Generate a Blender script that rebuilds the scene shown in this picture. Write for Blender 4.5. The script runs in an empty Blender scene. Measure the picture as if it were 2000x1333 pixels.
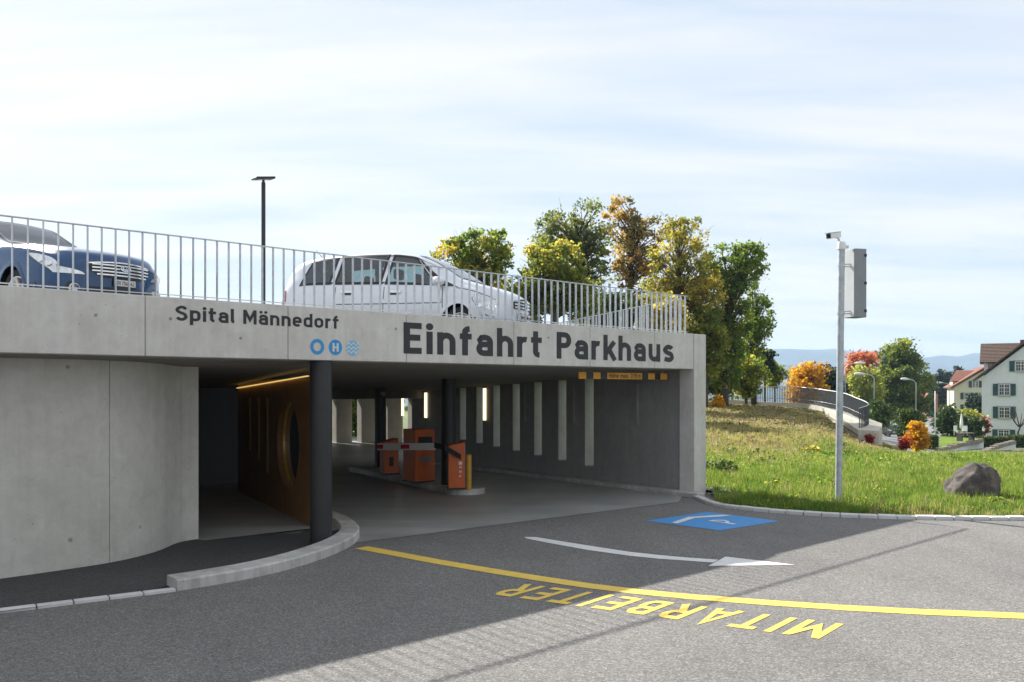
import bpy, bmesh, math, random
import numpy as np
from mathutils import Vector, Matrix

SC = bpy.context.scene
COL = SC.collection
rad = math.radians

# ------------------------------------------------------------------ camera
EYE, F, HOR = 2.2, 1750.0, 757.0          # eye height, focal length and horizon row for a 2000 px wide frame
cam_d = bpy.data.cameras.new('camera'); cam = bpy.data.objects.new('camera', cam_d); COL.objects.link(cam)
cam.location = (0, 0, EYE); cam.rotation_euler = (rad(90), 0, 0)
cam_d.sensor_width = 36.0; cam_d.lens = 36.0 * F / 2000.0
cam_d.shift_y = (HOR - 666.5) / 2000.0
cam_d.clip_start = 0.1; cam_d.clip_end = 30000
SC.camera = cam

# ------------------------------------------------------------------ sun and sky
SUN_EL = 36.0
SUN_XY = Vector((-0.631, 0.775)).normalized()
SUN_DIR = Vector((SUN_XY.x * math.cos(rad(SUN_EL)), SUN_XY.y * math.cos(rad(SUN_EL)), math.sin(rad(SUN_EL))))
sun_d = bpy.data.lights.new('sun', 'SUN'); sun_d.energy = 5.0; sun_d.angle = rad(0.6); sun_d.color = (1.0, 0.955, 0.89)
sun = bpy.data.objects.new('sun', sun_d); COL.objects.link(sun)
sun.location = (-20, 30, 40); sun.rotation_euler = SUN_DIR.to_track_quat('Z', 'Y').to_euler()
SC.view_settings.view_transform = 'Standard'; SC.view_settings.look = 'None'
SC.view_settings.exposure = 1.10; SC.view_settings.gamma = 1.0; SC.view_settings.use_curve_mapping = False
SC.cycles.max_bounces = 8; SC.cycles.diffuse_bounces = 5; SC.cycles.glossy_bounces = 3
SC.cycles.transmission_bounces = 4; SC.cycles.transparent_max_bounces = 12; SC.cycles.volume_bounces = 0
SC.cycles.use_denoising = True; SC.cycles.sample_clamp_indirect = 6.0
SC.cycles.caustics_reflective = False; SC.cycles.caustics_refractive = False

def build_world():
    w = bpy.data.worlds.new('World'); SC.world = w; w.use_nodes = True
    nt = w.node_tree; nt.nodes.clear(); N = nt.nodes.new; L = nt.links.new
    out = N('ShaderNodeOutputWorld'); bg = N('ShaderNodeBackground'); bg.inputs['Strength'].default_value = 0.10
    sky = N('ShaderNodeTexSky'); sky.sky_type = 'NISHITA'; sky.sun_disc = False
    sky.sun_elevation = rad(SUN_EL); sky.sun_rotation = math.atan2(SUN_XY.x, SUN_XY.y)
    sky.altitude = 450; sky.air_density = 1.0; sky.dust_density = 1.2; sky.ozone_density = 1.2
    tc = N('ShaderNodeTexCoord')
    sep = N('ShaderNodeSeparateXYZ'); L(tc.outputs['Generated'], sep.inputs[0])
    # project the view direction on a cloud layer far above
    zc = N('ShaderNodeMath'); zc.operation = 'MAXIMUM'; L(sep.outputs['Z'], zc.inputs[0]); zc.inputs[1].default_value = 0.0
    za = N('ShaderNodeMath'); za.operation = 'ADD'; L(zc.outputs[0], za.inputs[0]); za.inputs[1].default_value = 0.10
    dx = N('ShaderNodeMath'); dx.operation = 'DIVIDE'; L(sep.outputs['X'], dx.inputs[0]); L(za.outputs[0], dx.inputs[1])
    dy = N('ShaderNodeMath'); dy.operation = 'DIVIDE'; L(sep.outputs['Y'], dy.inputs[0]); L(za.outputs[0], dy.inputs[1])
    cmb = N('ShaderNodeCombineXYZ'); L(dx.outputs[0], cmb.inputs[0]); L(dy.outputs[0], cmb.inputs[1])
    mp = N('ShaderNodeMapping'); L(cmb.outputs[0], mp.inputs['Vector'])
    mp.inputs['Rotation'].default_value = (0, 0, rad(10)); mp.inputs['Scale'].default_value = (0.42, 1.5, 1.0); mp.inputs['Location'].default_value = (1.3, 0.35, 0)
    n1 = N('ShaderNodeTexNoise'); n1.inputs['Scale'].default_value = 0.8; n1.inputs['Detail'].default_value = 7; n1.inputs['Roughness'].default_value = 0.58; n1.inputs['Distortion'].default_value = 0.5
    L(mp.outputs[0], n1.inputs['Vector'])
    n2 = N('ShaderNodeTexNoise'); n2.inputs['Scale'].default_value = 3.1; n2.inputs['Detail'].default_value = 5; n2.inputs['Distortion'].default_value = 0.4
    L(mp.outputs[0], n2.inputs['Vector'])
    mx = N('ShaderNodeMix'); mx.data_type = 'FLOAT'; mx.inputs[0].default_value = 0.25
    L(n1.outputs['Fac'], mx.inputs[2]); L(n2.outputs['Fac'], mx.inputs[3])
    rp = N('ShaderNodeValToRGB'); rp.color_ramp.elements[0].position = 0.38; rp.color_ramp.elements[0].color = (3.30, 3.72, 4.28, 1)
    rp.color_ramp.elements[1].position = 0.56; rp.color_ramp.elements[1].color = (4.62, 4.58, 4.50, 1)
    L(mx.outputs[0], rp.inputs['Fac'])
    cloud = N('ShaderNodeMix'); cloud.data_type = 'RGBA'; cloud.blend_type = 'MIX'
    L(sky.outputs[0], cloud.inputs[6])
    # thin high cloud scatters the sky's own brightness plus white
    cloud.inputs[0].default_value = 0.90; L(rp.outputs['Color'], cloud.inputs[7])
    L(cloud.outputs[2], bg.inputs['Color']); L(bg.outputs[0], out.inputs['Surface'])
build_world()

# ------------------------------------------------------------------ helpers: image rays used as a surveying aid
def G(x, y, z=0.0):
    """point at height z that lies on the sight line of photograph pixel x, y"""
    Y = (EYE - z) * F / (y - HOR)
    return Vector(((x - 1000.0) * Y / F, Y, z))
def W(x, y, Y):
    return Vector(((x - 1000.0) * Y / F, Y, EYE + (HOR - y) * Y / F))

# garage frame: corner C, E along the facade, M into the building
CX, CY = 3.69, 18.2
E = Vector((0.7268, 0.6868, 0)); Nn = Vector((-0.6868, 0.7268, 0))
MD = Vector((-0.609, 0.793, 0)).normalized()
C0 = Vector((CX, CY, 0))
def FP(t, d, z):                        # facade frame
    return C0 + E * t + Nn * d + Vector((0, 0, z))
def ft(x, d=0.0):                       # facade coordinate t seen at pixel column x on plane offset d
    u = (x - 1000.0) / F
    ox, oy = CX + Nn.x * d, CY + Nn.y * d
    return (u * oy - ox) / (E.x - u * E.y)
def fz(x, y, d=0.0):
    p = FP(ft(x, d), d, 0); return EYE + (HOR - y) * p.y / F
def WP(t, d, z):                        # interior wall frame: t along the facade, d along MD
    return C0 + E * t + MD * d + Vector((0, 0, z))
def wd(x, t=0.0):                       # depth d along the right wall seen at column x
    u = (x - 1000.0) / F
    ox, oy = CX + E.x * t, CY + E.y * t
    return (u * oy - ox) / (MD.x - u * MD.y)

# ------------------------------------------------------------------ helpers: objects
def tag(o, label=None, cat=None, group=None, kind=None):
    if label: o['label'] = label
    if cat: o['category'] = cat
    if group: o['group'] = group
    if kind: o['kind'] = kind
    return o
def empty(name, loc=(0, 0, 0), rz=0.0, label=None, cat=None, group=None, parent=None):
    o = bpy.data.objects.new(name, None); COL.objects.link(o); o.empty_display_size = 0.2
    o.location = loc; o.rotation_euler = (0, 0, rz); o.parent = parent
    return tag(o, label, cat, group)
def link(name, me, mat, parent=None, loc=None, rz=None):
    o = bpy.data.objects.new(name, me); COL.objects.link(o)
    if mat is not None:
        me.materials.clear()
        for m in (mat if isinstance(mat, (list, tuple)) else [mat]): me.materials.append(m)
    if loc is not None: o.location = loc
    if rz is not None: o.rotation_euler = (0, 0, rz)
    if parent is not None: o.parent = parent
    return o
def copy_tree(o, parent=None):
    c = o.copy(); COL.objects.link(c); c.parent = parent
    for ch in list(o.children): copy_tree(ch, c)
    return c

class MB:
    """collects simple shapes of ONE part"""
    def __init__(s): s.v = []; s.f = []; s.m = []; s.mi = 0
    def poly(s, pts, faces):
        b = len(s.v); s.v += [tuple(p) for p in pts]
        s.f += [tuple(b + i for i in f) for f in faces]; s.m += [s.mi] * len(faces); return s
    def hexa(s, p):            # 8 points: bottom 0-3 ccw, top 4-7
        return s.poly(p, [(3, 2, 1, 0), (4, 5, 6, 7), (0, 1, 5, 4), (1, 2, 6, 5), (2, 3, 7, 6), (3, 0, 4, 7)])
    def box(s, x0, x1, y0, y1, z0, z1):
        return s.hexa([(x0, y0, z0), (x1, y0, z0), (x1, y1, z0), (x0, y1, z0), (x0, y0, z1), (x1, y0, z1), (x1, y1, z1), (x0, y1, z1)])
    def fbox(s, fr, t0, t1, d0, d1, z0, z1):   # box in a frame function
        q = [(t0, d0), (t1, d0), (t1, d1), (t0, d1)]
        return s.hexa([fr(a, b, z0) for a, b in q] + [fr(a, b, z1) for a, b in q])
    def prism(s, pts, z0, z1):  # pts ccw list of (x,y)
        n = len(pts)
        return s.poly([(p[0], p[1], z0) for p in pts] + [(p[0], p[1], z1) for p in pts],
                      [tuple(range(n - 1, -1, -1)), tuple(range(n, 2 * n))] + [(i, (i + 1) % n, n + (i + 1) % n, n + i) for i in range(n)])
    def tube(s, pts, r, n=8, cap=True):
        pts = [Vector(p) for p in pts]; rs = r if isinstance(r, (list, tuple)) else [r] * len(pts)
        b = len(s.v); prev = None
        for i, p in enumerate(pts):
            a = (pts[min(i + 1, len(pts) - 1)] - pts[max(i - 1, 0)])
            if a.length < 1e-9: a = Vector((0, 0, 1))
            a.normalize()
            if prev is None:
                q = Vector((1, 0, 0)) if abs(a.x) < 0.8 else Vector((0, 1, 0))
                u = a.cross(q).normalized()
            else:
                u = (prev - a * prev.dot(a)).normalized()
            prev = u; w = a.cross(u)
            for k in range(n):
                g = 2 * math.pi * k / n
                s.v.append(tuple(p + (u * math.cos(g) + w * math.sin(g)) * rs[i]))
        for i in range(len(pts) - 1):
            for k in range(n):
                s.f.append((b + i * n + k, b + i * n + (k + 1) % n, b + (i + 1) * n + (k + 1) % n, b + (i + 1) * n + k)); s.m.append(s.mi)
        if cap:
            s.f.append(tuple(b + k for k in range(n - 1, -1, -1))); s.m.append(s.mi)
            e = b + (len(pts) - 1) * n; s.f.append(tuple(e + k for k in range(n))); s.m.append(s.mi)
        return s
    def lathe(s, prof, n=24, c=(0, 0, 0), axis='z'):
        b = len(s.v)
        for (r, h) in prof:
            for k in range(n):
                g = 2 * math.pi * k / n; x, y = r * math.cos(g), r * math.sin(g)
                p = (x, y, h) if axis == 'z' else ((x, h, y) if axis == 'y' else (h, x, y))
                s.v.append((c[0] + p[0], c[1] + p[1], c[2] + p[2]))
        for i in range(len(prof) - 1):
            for k in range(n):
                s.f.append((b + i * n + k, b + i * n + (k + 1) % n, b + (i + 1) * n + (k + 1) % n, b + (i + 1) * n + k)); s.m.append(s.mi)
        return s
    def mesh(s, name, smooth=False):
        me = bpy.data.meshes.new(name); me.from_pydata(s.v, [], s.f); me.update()
        if any(s.m): me.polygons.foreach_set('material_index', s.m)
        bm = bmesh.new(); bm.from_mesh(me); bmesh.ops.recalc_face_normals(bm, faces=bm.faces); bm.to_mesh(me); bm.free()
        if smooth: me.polygons.foreach_set('use_smooth', [True] * len(me.polygons))
        return me
    def build(s, name, mat, parent=None, smooth=False, loc=None, rz=None, bevel=0.0, seg=2, auto=None):
        me = s.mesh(name, smooth)
        if bevel:
            bm = bmesh.new(); bm.from_mesh(me)
            bmesh.ops.remove_doubles(bm, verts=bm.verts, dist=1e-5)
            ed = [e for e in bm.edges if len(e.link_faces) == 2 and e.calc_face_angle(0) > 0.5]
            bmesh.ops.bevel(bm, geom=ed, offset=bevel, segments=seg, affect='EDGES', profile=0.5, clamp_overlap=True)
            bm.to_mesh(me); bm.free()
        if auto is not None:
            me.polygons.foreach_set('use_smooth', [True] * len(me.polygons)); me.set_sharp_from_angle(angle=rad(auto))
        return link(name, me, mat, parent, loc, rz)

def np_mesh(name, V, Fq, smooth=False):
    me = bpy.data.meshes.new(name); V = np.asarray(V, np.float32); Fq = np.asarray(Fq, np.int32)
    me.vertices.add(len(V)); me.vertices.foreach_set('co', V.ravel())
    k = Fq.shape[1]
    me.loops.add(Fq.size); me.loops.foreach_set('vertex_index', Fq.ravel())
    me.polygons.add(len(Fq)); me.polygons.foreach_set('loop_start', np.arange(0, Fq.size, k, dtype=np.int32))
    try: me.polygons.foreach_set('loop_total', np.full(len(Fq), k, np.int32))
    except Exception: pass
    if smooth: me.polygons.foreach_set('use_smooth', np.ones(len(Fq), bool))
    me.update(calc_edges=True); me.validate()
    return me

def text_geo(s, bold=0.0, res=3):
    """outline of a word as flat geometry, baseline 0, cap height 1, starting at x = 0"""
    def one(body):
        cu = bpy.data.curves.new('lettering', 'FONT'); cu.body = body; cu.offset = bold; cu.resolution_u = res
        ob = bpy.data.objects.new('lettering', cu); COL.objects.link(ob)
        dg = bpy.context.evaluated_depsgraph_get(); dg.update()
        me = bpy.data.meshes.new_from_object(ob.evaluated_get(dg))
        V = [v.co.copy() for v in me.vertices]; P = [tuple(p.vertices) for p in me.polygons]
        bpy.data.objects.remove(ob); bpy.data.curves.remove(cu); bpy.data.meshes.remove(me)
        return V, P
    ve, _ = one('E'); b0 = min(v.y for v in ve); cap = max(v.y for v in ve) - b0
    V, P = one(s); x0 = min(v.x for v in V); x1 = max(v.x for v in V)
    return [((v.x - x0) / cap, (v.y - b0) / cap) for v in V], P, (x1 - x0) / cap

def pchip(xs, ys):
    """monotone smooth interpolation table"""
    xs = np.asarray(xs, float); ys = np.asarray(ys, float)
    if xs[0] > xs[-1]: xs, ys = xs[::-1], ys[::-1]
    h = np.diff(xs); dl = np.diff(ys) / h; d = np.zeros(len(xs))
    for i in range(1, len(xs) - 1):
        if dl[i - 1] * dl[i] > 0:
            w1, w2 = 2 * h[i] + h[i - 1], h[i] + 2 * h[i - 1]
            d[i] = (w1 + w2) / (w1 / dl[i - 1] + w2 / dl[i])
    d[0], d[-1] = dl[0], dl[-1]
    def f(x):
        x = min(max(x, xs[0]), xs[-1]); i = min(max(int(np.searchsorted(xs, x)) - 1, 0), len(h) - 1)
        s = (x - xs[i]) / h[i]
        return float((1 + 2 * s) * (1 - s) ** 2 * ys[i] + s * (1 - s) ** 2 * h[i] * d[i] + s * s * (3 - 2 * s) * ys[i + 1] + s * s * (s - 1) * h[i] * d[i + 1])
    return f
# ------------------------------------------------------------------ road-sign style stroke lettering (cap height 1)
def _arc(cx, cy, rx, ry, a0, a1, n=8):
    return [(cx + rx * math.cos(rad(a0 + (a1 - a0) * i / n)), cy + ry * math.sin(rad(a0 + (a1 - a0) * i / n))) for i in range(n + 1)]
def _cr(P, n=5):
    out = []
    Q = [P[0]] + P + [P[-1]]
    for i in range(1, len(Q) - 2):
        for k in range(n):
            s = k / n; a, b, c, d = Q[i - 1], Q[i], Q[i + 1], Q[i + 2]
            out.append(tuple(0.5 * (2 * b[j] + (c[j] - a[j]) * s + (2 * a[j] - 5 * b[j] + 4 * c[j] - d[j]) * s * s + (3 * b[j] - a[j] - 3 * c[j] + d[j]) * s ** 3) for j in (0, 1)))
    return out + [P[-1]]
def glyph(ch, q):
    """strokes (centre lines), dots and advance width of one character; q is half the stroke width"""
    X = 0.74; Wn = 0.40 + 2 * q
    loop = lambda w, y0, y1: (_arc(w - q - (w / 2 - q), y1 - q - 0.8 * (w / 2 - q), w / 2 - q, 0.8 * (w / 2 - q), 0, 180) + _arc(w / 2, y0 + q + 0.8 * (w / 2 - q), w / 2 - q, 0.8 * (w / 2 - q), 180, 360) + [(w - q, y1 - q - 0.8 * (w / 2 - q))])
    arch = lambda x0, w: [(x0 + q, X - q - (w / 2 - q) - 0.06)] + _arc(x0 + w / 2, X - q - (w / 2 - q), w / 2 - q, w / 2 - q, 180, 0) + [(x0 + w - q, 0)]
    esse = lambda w, h: _cr([(w - q * 1.1, .775 * h), (w * .72, h - q * 1.25), (w * .44, h - q), (q * 1.15, .86 * h - q * .9), (q * 1.2, .64 * h), (w * .42, .535 * h), (w * .74, .45 * h), (w - q, .30 * h), (w - q * 1.2, .14 * h + q * .6), (w * .60, q), (w * .34, q * 1.15), (q * .9, .2 * h)], 3)
    bowl = lambda x0, w, y0, y1: [(x0, y1 - q), (w - q - .16, y1 - q)] + _arc(w - q - .16, (y0 + y1) / 2, .16, (y1 - y0) / 2 - q, 90, -90)[1:] + [(x0, y0 + q)]
    S, D, A = [], [], Wn
    if ch in 'iöäI': pass
    if ch == 'i': S = [[(q, 0), (q, X)]]; D = [(q, .90, q * 1.2)]; A = 2 * q
    elif ch == 'l': S = [[(q, 1), (q, .2)] + _arc(q + .12, .2, .12, .2 - q, 180, 265, 5)]; A = 2 * q + .10
    elif ch == 'n': S = [[(q, 0), (q, X)], arch(0, Wn)]
    elif ch == 'm': S = [[(q, 0), (q, X)], arch(0, Wn * .95), arch(Wn * .95 - 2 * q, Wn * .95)]; A = Wn * 1.9 - 2 * q
    elif ch == 'h': S = [[(q, 0), (q, 1)], arch(0, Wn)]
    elif ch == 'u': S = [[(Wn - q, 0), (Wn - q, X)], [(Wn - p[0], X - p[1]) for p in arch(0, Wn)]]
    elif ch == 'r': S = [[(q, 0), (q, X)], [(q, X - Wn / 2 - .06)] + _arc(Wn / 2, X - Wn / 2, Wn / 2 - q, Wn / 2 - q, 180, 70)]; A = Wn * .66
    elif ch in 'oö':
        S = [loop(Wn * 1.04, 0, X)]; A = Wn * 1.04
        if ch == 'ö': D = [(A * .24, .90, q * 1.1), (A * .76, .90, q * 1.1)]
    elif ch == 'e': r = Wn / 2 - q; S = [[(q, X / 2), (Wn - q, X / 2)] + _arc(Wn / 2, X - q - .8 * r, r, .8 * r, 0, 180) + _arc(Wn / 2, q + .8 * r, r, .8 * r, 180, 318)]
    elif ch in 'aä':
        w = Wn * .98; S = [[(q * 1.1, .60)] + _arc(w / 2, X - q - .16, w / 2 - q, .16, 150, 0) + [(w - q, 0)], [(w - q, .40), (q + .15, .40)] + _arc(q + .15, .20 + q / 2, .15, .20 - q / 2, 90, 270) + [(w - q, q)]]; A = w
        if ch == 'ä': D = [(A * .24, .90, q * 1.1), (A * .76, .90, q * 1.1)]
    elif ch == 'd': S = [loop(Wn, 0, X), [(Wn - q, 0), (Wn - q, 1)]]
    elif ch == 'p': S = [loop(Wn, 0, X), [(q, -.26), (q, X)]]
    elif ch == 't': S = [[(.08 + q, .96), (.08 + q, .22)] + _arc(.08 + q + .16, .22, .16, .22 - q, 180, 268), [(0, X - q), (.42, X - q)]]; A = .43
    elif ch == 'f': S = [[(.08 + q, 0), (.08 + q, .80)] + _arc(.08 + q + .16, .80, .16, .20 - q, 180, 92), [(0, X - q), (.40, X - q)]]; A = .42
    elif ch == 's': S = [esse(Wn * .96, X)]; A = Wn * .96
    elif ch == 'S': S = [esse(.64, 1.0)]; A = .64
    elif ch == 'k': S = [[(q, 0), (q, 1)], [(q, .24), (.50, X)], [(.24, .46), (.53, 0)]]; A = .55
    elif ch == 'x': S = [[(q, 0), (.46, X)], [(.46, 0), (q, X)]]; A = .50
    elif ch == '.': D = [(q, q, q * 1.15)]; A = 2 * q
    elif ch == 'E': S = [[(q, 0), (q, 1)], [(q, 1 - q), (.55, 1 - q)], [(q, .52), (.51, .52)], [(q, q), (.55, q)]]; A = .56
    elif ch == 'P': S = [[(q, 0), (q, 1)], bowl(q, .60, .40, 1)]; A = .60
    elif ch == 'B': S = [[(q, 0), (q, 1)], bowl(q, .58, .46, 1), bowl(q, .60, 0, .46 + 2 * q)]; A = .61
    elif ch == 'R': S = [[(q, 0), (q, 1)], bowl(q, .60, .42, 1), [(.30, .46), (.56, 0)]]; A = .62
    elif ch == 'M': S = [[(q, 0), (q, 1)], [(.80 - q, 0), (.80 - q, 1)], [(q * 1.2, 1 - q * .6), (.40, .30), (.80 - q * 1.2, 1 - q * .6)]]; A = .80
    elif ch == 'N': S = [[(q, 0), (q, 1)], [(.62 - q, 0), (.62 - q, 1)], [(q, 1 - q * .6), (.62 - q, q * .6)]]; A = .62
    elif ch == 'K': S = [[(q, 0), (q, 1)], [(q, .34), (.55, 1)], [(.26, .56), (.58, 0)]]; A = .60
    elif ch == 'H': S = [[(q, 0), (q, 1)], [(.60 - q, 0), (.60 - q, 1)], [(q, .5), (.60 - q, .5)]]; A = .60
    elif ch == 'A': S = [[(q * .9, 0), (.34, 1 - q * .4), (.68 - q * .9, 0)], [(.14, .26), (.54, .26)]]; A = .68
    elif ch == 'I': S = [[(q, 0), (q, 1)]]; A = 2 * q
    elif ch == 'T': S = [[(.30, 0), (.30, 1 - q)], [(0, 1 - q), (.60, 1 - q)]]; A = .60
    elif ch == 'Z': S = [[(.02, 1 - q), (.52, 1 - q), (.05, q), (.55, q)]]; A = .56
    elif ch == 'U': S = [[(q, 1), (q, .28)] + _arc(.29, .28, .29 - q, .28 - q, 180, 360) + [(.58 - q, 1)]]; A = .58
    elif ch == 'C': S = [_arc(.30, .70, .30 - q, .30 - q, 20, 180) + _arc(.30, .30, .30 - q, .30 - q, 180, 340)]; A = .58
    elif ch == '1': S = [[(.02, .76), (.28, .97), (.28, 0)]]; A = .36
    elif ch == '2': S = [_cr([(q, .74), (.14, .93), (.32, .93), (.44, .76), (.38, .55), (q, q)], 4) + [(.52, q)]]; A = .54
    elif ch == '3': S = [[(.03, 1 - q), (.46, 1 - q), (.22, .58)] + _cr([(.30, .57), (.46, .44), (.46, .22), (.30, q), (.14, q), (.02, .20)], 4)]; A = .54
    elif ch == '5': S = [[(.48, 1 - q), (.10, 1 - q), (.08, .52)] + _cr([(.20, .60), (.38, .57), (.46, .36), (.40, .14), (.24, q), (.03, .14)], 4)]; A = .54
    elif ch == '6': S = [[(.36, 1), (.12, .46)] + [(p[0], p[1]) for p in loop(.54, 0, .60)[8:]] + loop(.54, 0, .60)[:9]]; A = .54
    elif ch == '7': S = [[(.02, 1 - q), (.48, 1 - q), (.18, 0)]]; A = .50
    elif ch == ' ': A = .30
    return S, D, A
def word_geo(s, q=0.085, gap=0.15):
    """verts (x, y, layer) and faces of a word in stroke lettering; layer tells crossing strokes apart"""
    V, Fc, x = [], [], 0.0
    for ch in s:
        S, D, A = glyph(ch, q)
        for li, st in enumerate(S):
            P = [st[0]]
            for p in st[1:]:
                if (p[0] - P[-1][0]) ** 2 + (p[1] - P[-1][1]) ** 2 > 1e-6: P.append(p)
            closed = (P[0][0] - P[-1][0]) ** 2 + (P[0][1] - P[-1][1]) ** 2 < 1e-4 and len(P) > 4
            if closed: P = P[:-1]
            n = len(P); b = len(V)
            for i in range(n):
                a = P[i - 1] if (i > 0 or closed) else P[i]; c = P[(i + 1) % n] if (i < n - 1 or closed) else P[i]
                d1 = Vector((P[i][0] - a[0], P[i][1] - a[1])); d2 = Vector((c[0] - P[i][0], c[1] - P[i][1]))
                if d1.length < 1e-9: d1 = d2
                if d2.length < 1e-9: d2 = d1
                d1.normalize(); d2.normalize(); t = (d1 + d2)
                t = t.normalized() if t.length > 1e-6 else d1
                nn = Vector((-t.y, t.x)); k = 1.0 / max(0.45, nn.dot(Vector((-d1.y, d1.x))))
                V.append((x + P[i][0] + nn.x * q * k, P[i][1] + nn.y * q * k, li)); V.append((x + P[i][0] - nn.x * q * k, P[i][1] - nn.y * q * k, li))
            for i in range(n - (0 if closed else 1)):
                j = (i + 1) % n; Fc.append((b + 2 * i, b + 2 * i + 1, b + 2 * j + 1, b + 2 * j))
        for (cx, cy, r) in D:
            b = len(V); V += [(x + cx + r * math.cos(g * math.pi / 7), cy + r * math.sin(g * math.pi / 7), 0) for g in range(14)]
            Fc.append(tuple(range(b, b + 14)))
        x += A + (gap if ch != ' ' else 0.0)
    x0 = min(v[0] for v in V); x1 = max(v[0] for v in V)
    return [(v[0] - x0, v[1], v[2]) for v in V], Fc, x1 - x0
def word(name, s, mat, parent, place, width, height, q=0.085, gap=0.15, lift=0.0004):
    """place(u, v, h): world point for metres u along the line, v up, h proud of the surface"""
    V, Fc, wdt = word_geo(s, q, gap)
    b = MB(); b.poly([place(v[0] / wdt * width, v[1] * height, lift * v[2]) for v in V], Fc)
    me = bpy.data.meshes.new(name); me.from_pydata(b.v, [], b.f); me.update()
    return link(name, me, mat, parent)
# ------------------------------------------------------------------ materials
MATS = {}
def nodes(name):
    m = bpy.data.materials.new(name); m.use_nodes = True; nt = m.node_tree
    return m, nt, nt.nodes['Principled BSDF'], nt.nodes.new, nt.links.new
def pos(N, L, scale=(1, 1, 1), kind='pos'):
    if kind == 'pos': g = N('ShaderNodeNewGeometry').outputs['Position']
    else: g = N('ShaderNodeTexCoord').outputs['Object']
    mp = N('ShaderNodeMapping'); mp.inputs['Scale'].default_value = scale; L(g, mp.inputs['Vector']); return mp.outputs[0]
def noise(N, L, vec, scale, detail=4, rough=0.55, dist=0.0):
    n = N('ShaderNodeTexNoise'); n.inputs['Scale'].default_value = scale; n.inputs['Detail'].default_value = detail
    n.inputs['Roughness'].default_value = rough; n.inputs['Distortion'].default_value = dist; L(vec, n.inputs['Vector']); return n.outputs['Fac']
def ramp(N, L, fac, stops):
    r = N('ShaderNodeValToRGB'); els = r.color_ramp.elements
    while len(els) < len(stops): els.new(0.5)
    for e, (p, c) in zip(els, stops): e.position = p; e.color = (c[0], c[1], c[2], 1) if isinstance(c, (tuple, list)) else (c, c, c, 1)
    L(fac, r.inputs['Fac']); return r.outputs['Color']
def mixc(N, L, fac, a, b, mode='MIX'):
    m = N('ShaderNodeMix'); m.data_type = 'RGBA'; m.blend_type = mode
    for sock, val in ((m.inputs[0], fac), (m.inputs[6], a), (m.inputs[7], b)):
        if isinstance(val, (int, float)): sock.default_value = val
        elif isinstance(val, (tuple, list)): sock.default_value = (val[0], val[1], val[2], 1)
        else: L(val, sock)
    return m.outputs[2]
def bump(N, L, bs, h, dist=0.01, strength=0.5, bs_in='Normal'):
    b = N('ShaderNodeBump'); b.inputs['Distance'].default_value = dist; b.inputs['Strength'].default_value = strength
    L(h, b.inputs['Height']); L(b.outputs[0], bs.inputs['Normal'])
def simple(name, col, rough=0.5, metal=0.0, var=0.12, scale=6.0, spec=0.5, coat=0.0, kind='pos'):
    m, nt, b, N, L = nodes(name)
    v = pos(N, L, kind=kind); n = noise(N, L, v, scale, 5)
    c = ramp(N, L, n, [(0.3, [x * (1 - var) for x in col]), (0.7, [min(1, x * (1 + var)) for x in col])])
    L(c, b.inputs['Base Color']); b.inputs['Roughness'].default_value = rough; b.inputs['Metallic'].default_value = metal
    b.inputs['Specular IOR Level'].default_value = spec; b.inputs['Coat Weight'].default_value = coat; b.inputs['Coat Roughness'].default_value = 0.06
    if rough > 0.3: bump(N, L, b, noise(N, L, v, scale * 9, 4), 0.002, 0.15)
    MATS[name] = m; return m
def concrete(name, c0, c1, streak=0.16, pores=True, rough=0.85):
    m, nt, b, N, L = nodes(name)
    v = pos(N, L); big = noise(N, L, v, 0.9, 5, 0.6, 0.4)
    c = ramp(N, L, big, [(0.30, c0), (0.52, [(a + d) / 2 for a, d in zip(c0, c1)]), (0.72, c1)])
    # cloudy cement film, fine grain and vertical run marks
    med = noise(N, L, v, 5.5, 6, 0.62, 0.8); c = mixc(N, L, 0.45, c, ramp(N, L, med, [(0.30, 0.40), (0.70, 0.60)]), 'OVERLAY')
    vs = pos(N, L, (7, 7, 0.45)); st = noise(N, L, vs, 1.0, 5, 0.65)
    c = mixc(N, L, streak, c, ramp(N, L, st, [(0.42, 0.22), (0.62, 0.85)]), 'SOFT_LIGHT')
    grain = noise(N, L, v, 90, 3, 0.7); c = mixc(N, L, 0.22, c, ramp(N, L, grain, [(0.3, 0.35), (0.7, 0.65)]), 'OVERLAY')
    h = grain
    if pores:
        vo = N('ShaderNodeTexVoronoi'); vo.inputs['Scale'].default_value = 11; vo.inputs['Randomness'].default_value = 1.0; L(v, vo.inputs['Vector'])
        pm = ramp(N, L, vo.outputs['Distance'], [(0.055, 1.0), (0.085, 0.0)])
        pick = ramp(N, L, noise(N, L, v, 2.3, 2), [(0.50, 0.0), (0.58, 1.0)])
        pm = mixc(N, L, 1.0, pm, pick, 'MULTIPLY')
        c = mixc(N, L, pm, c, [x * 0.35 for x in c0])
    L(c, b.inputs['Base Color']); b.inputs['Roughness'].default_value = rough; b.inputs['Specular IOR Level'].default_value = 0.3
    bump(N, L, b, h, 0.0015, 0.35)
    MATS[name] = m; return m
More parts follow.
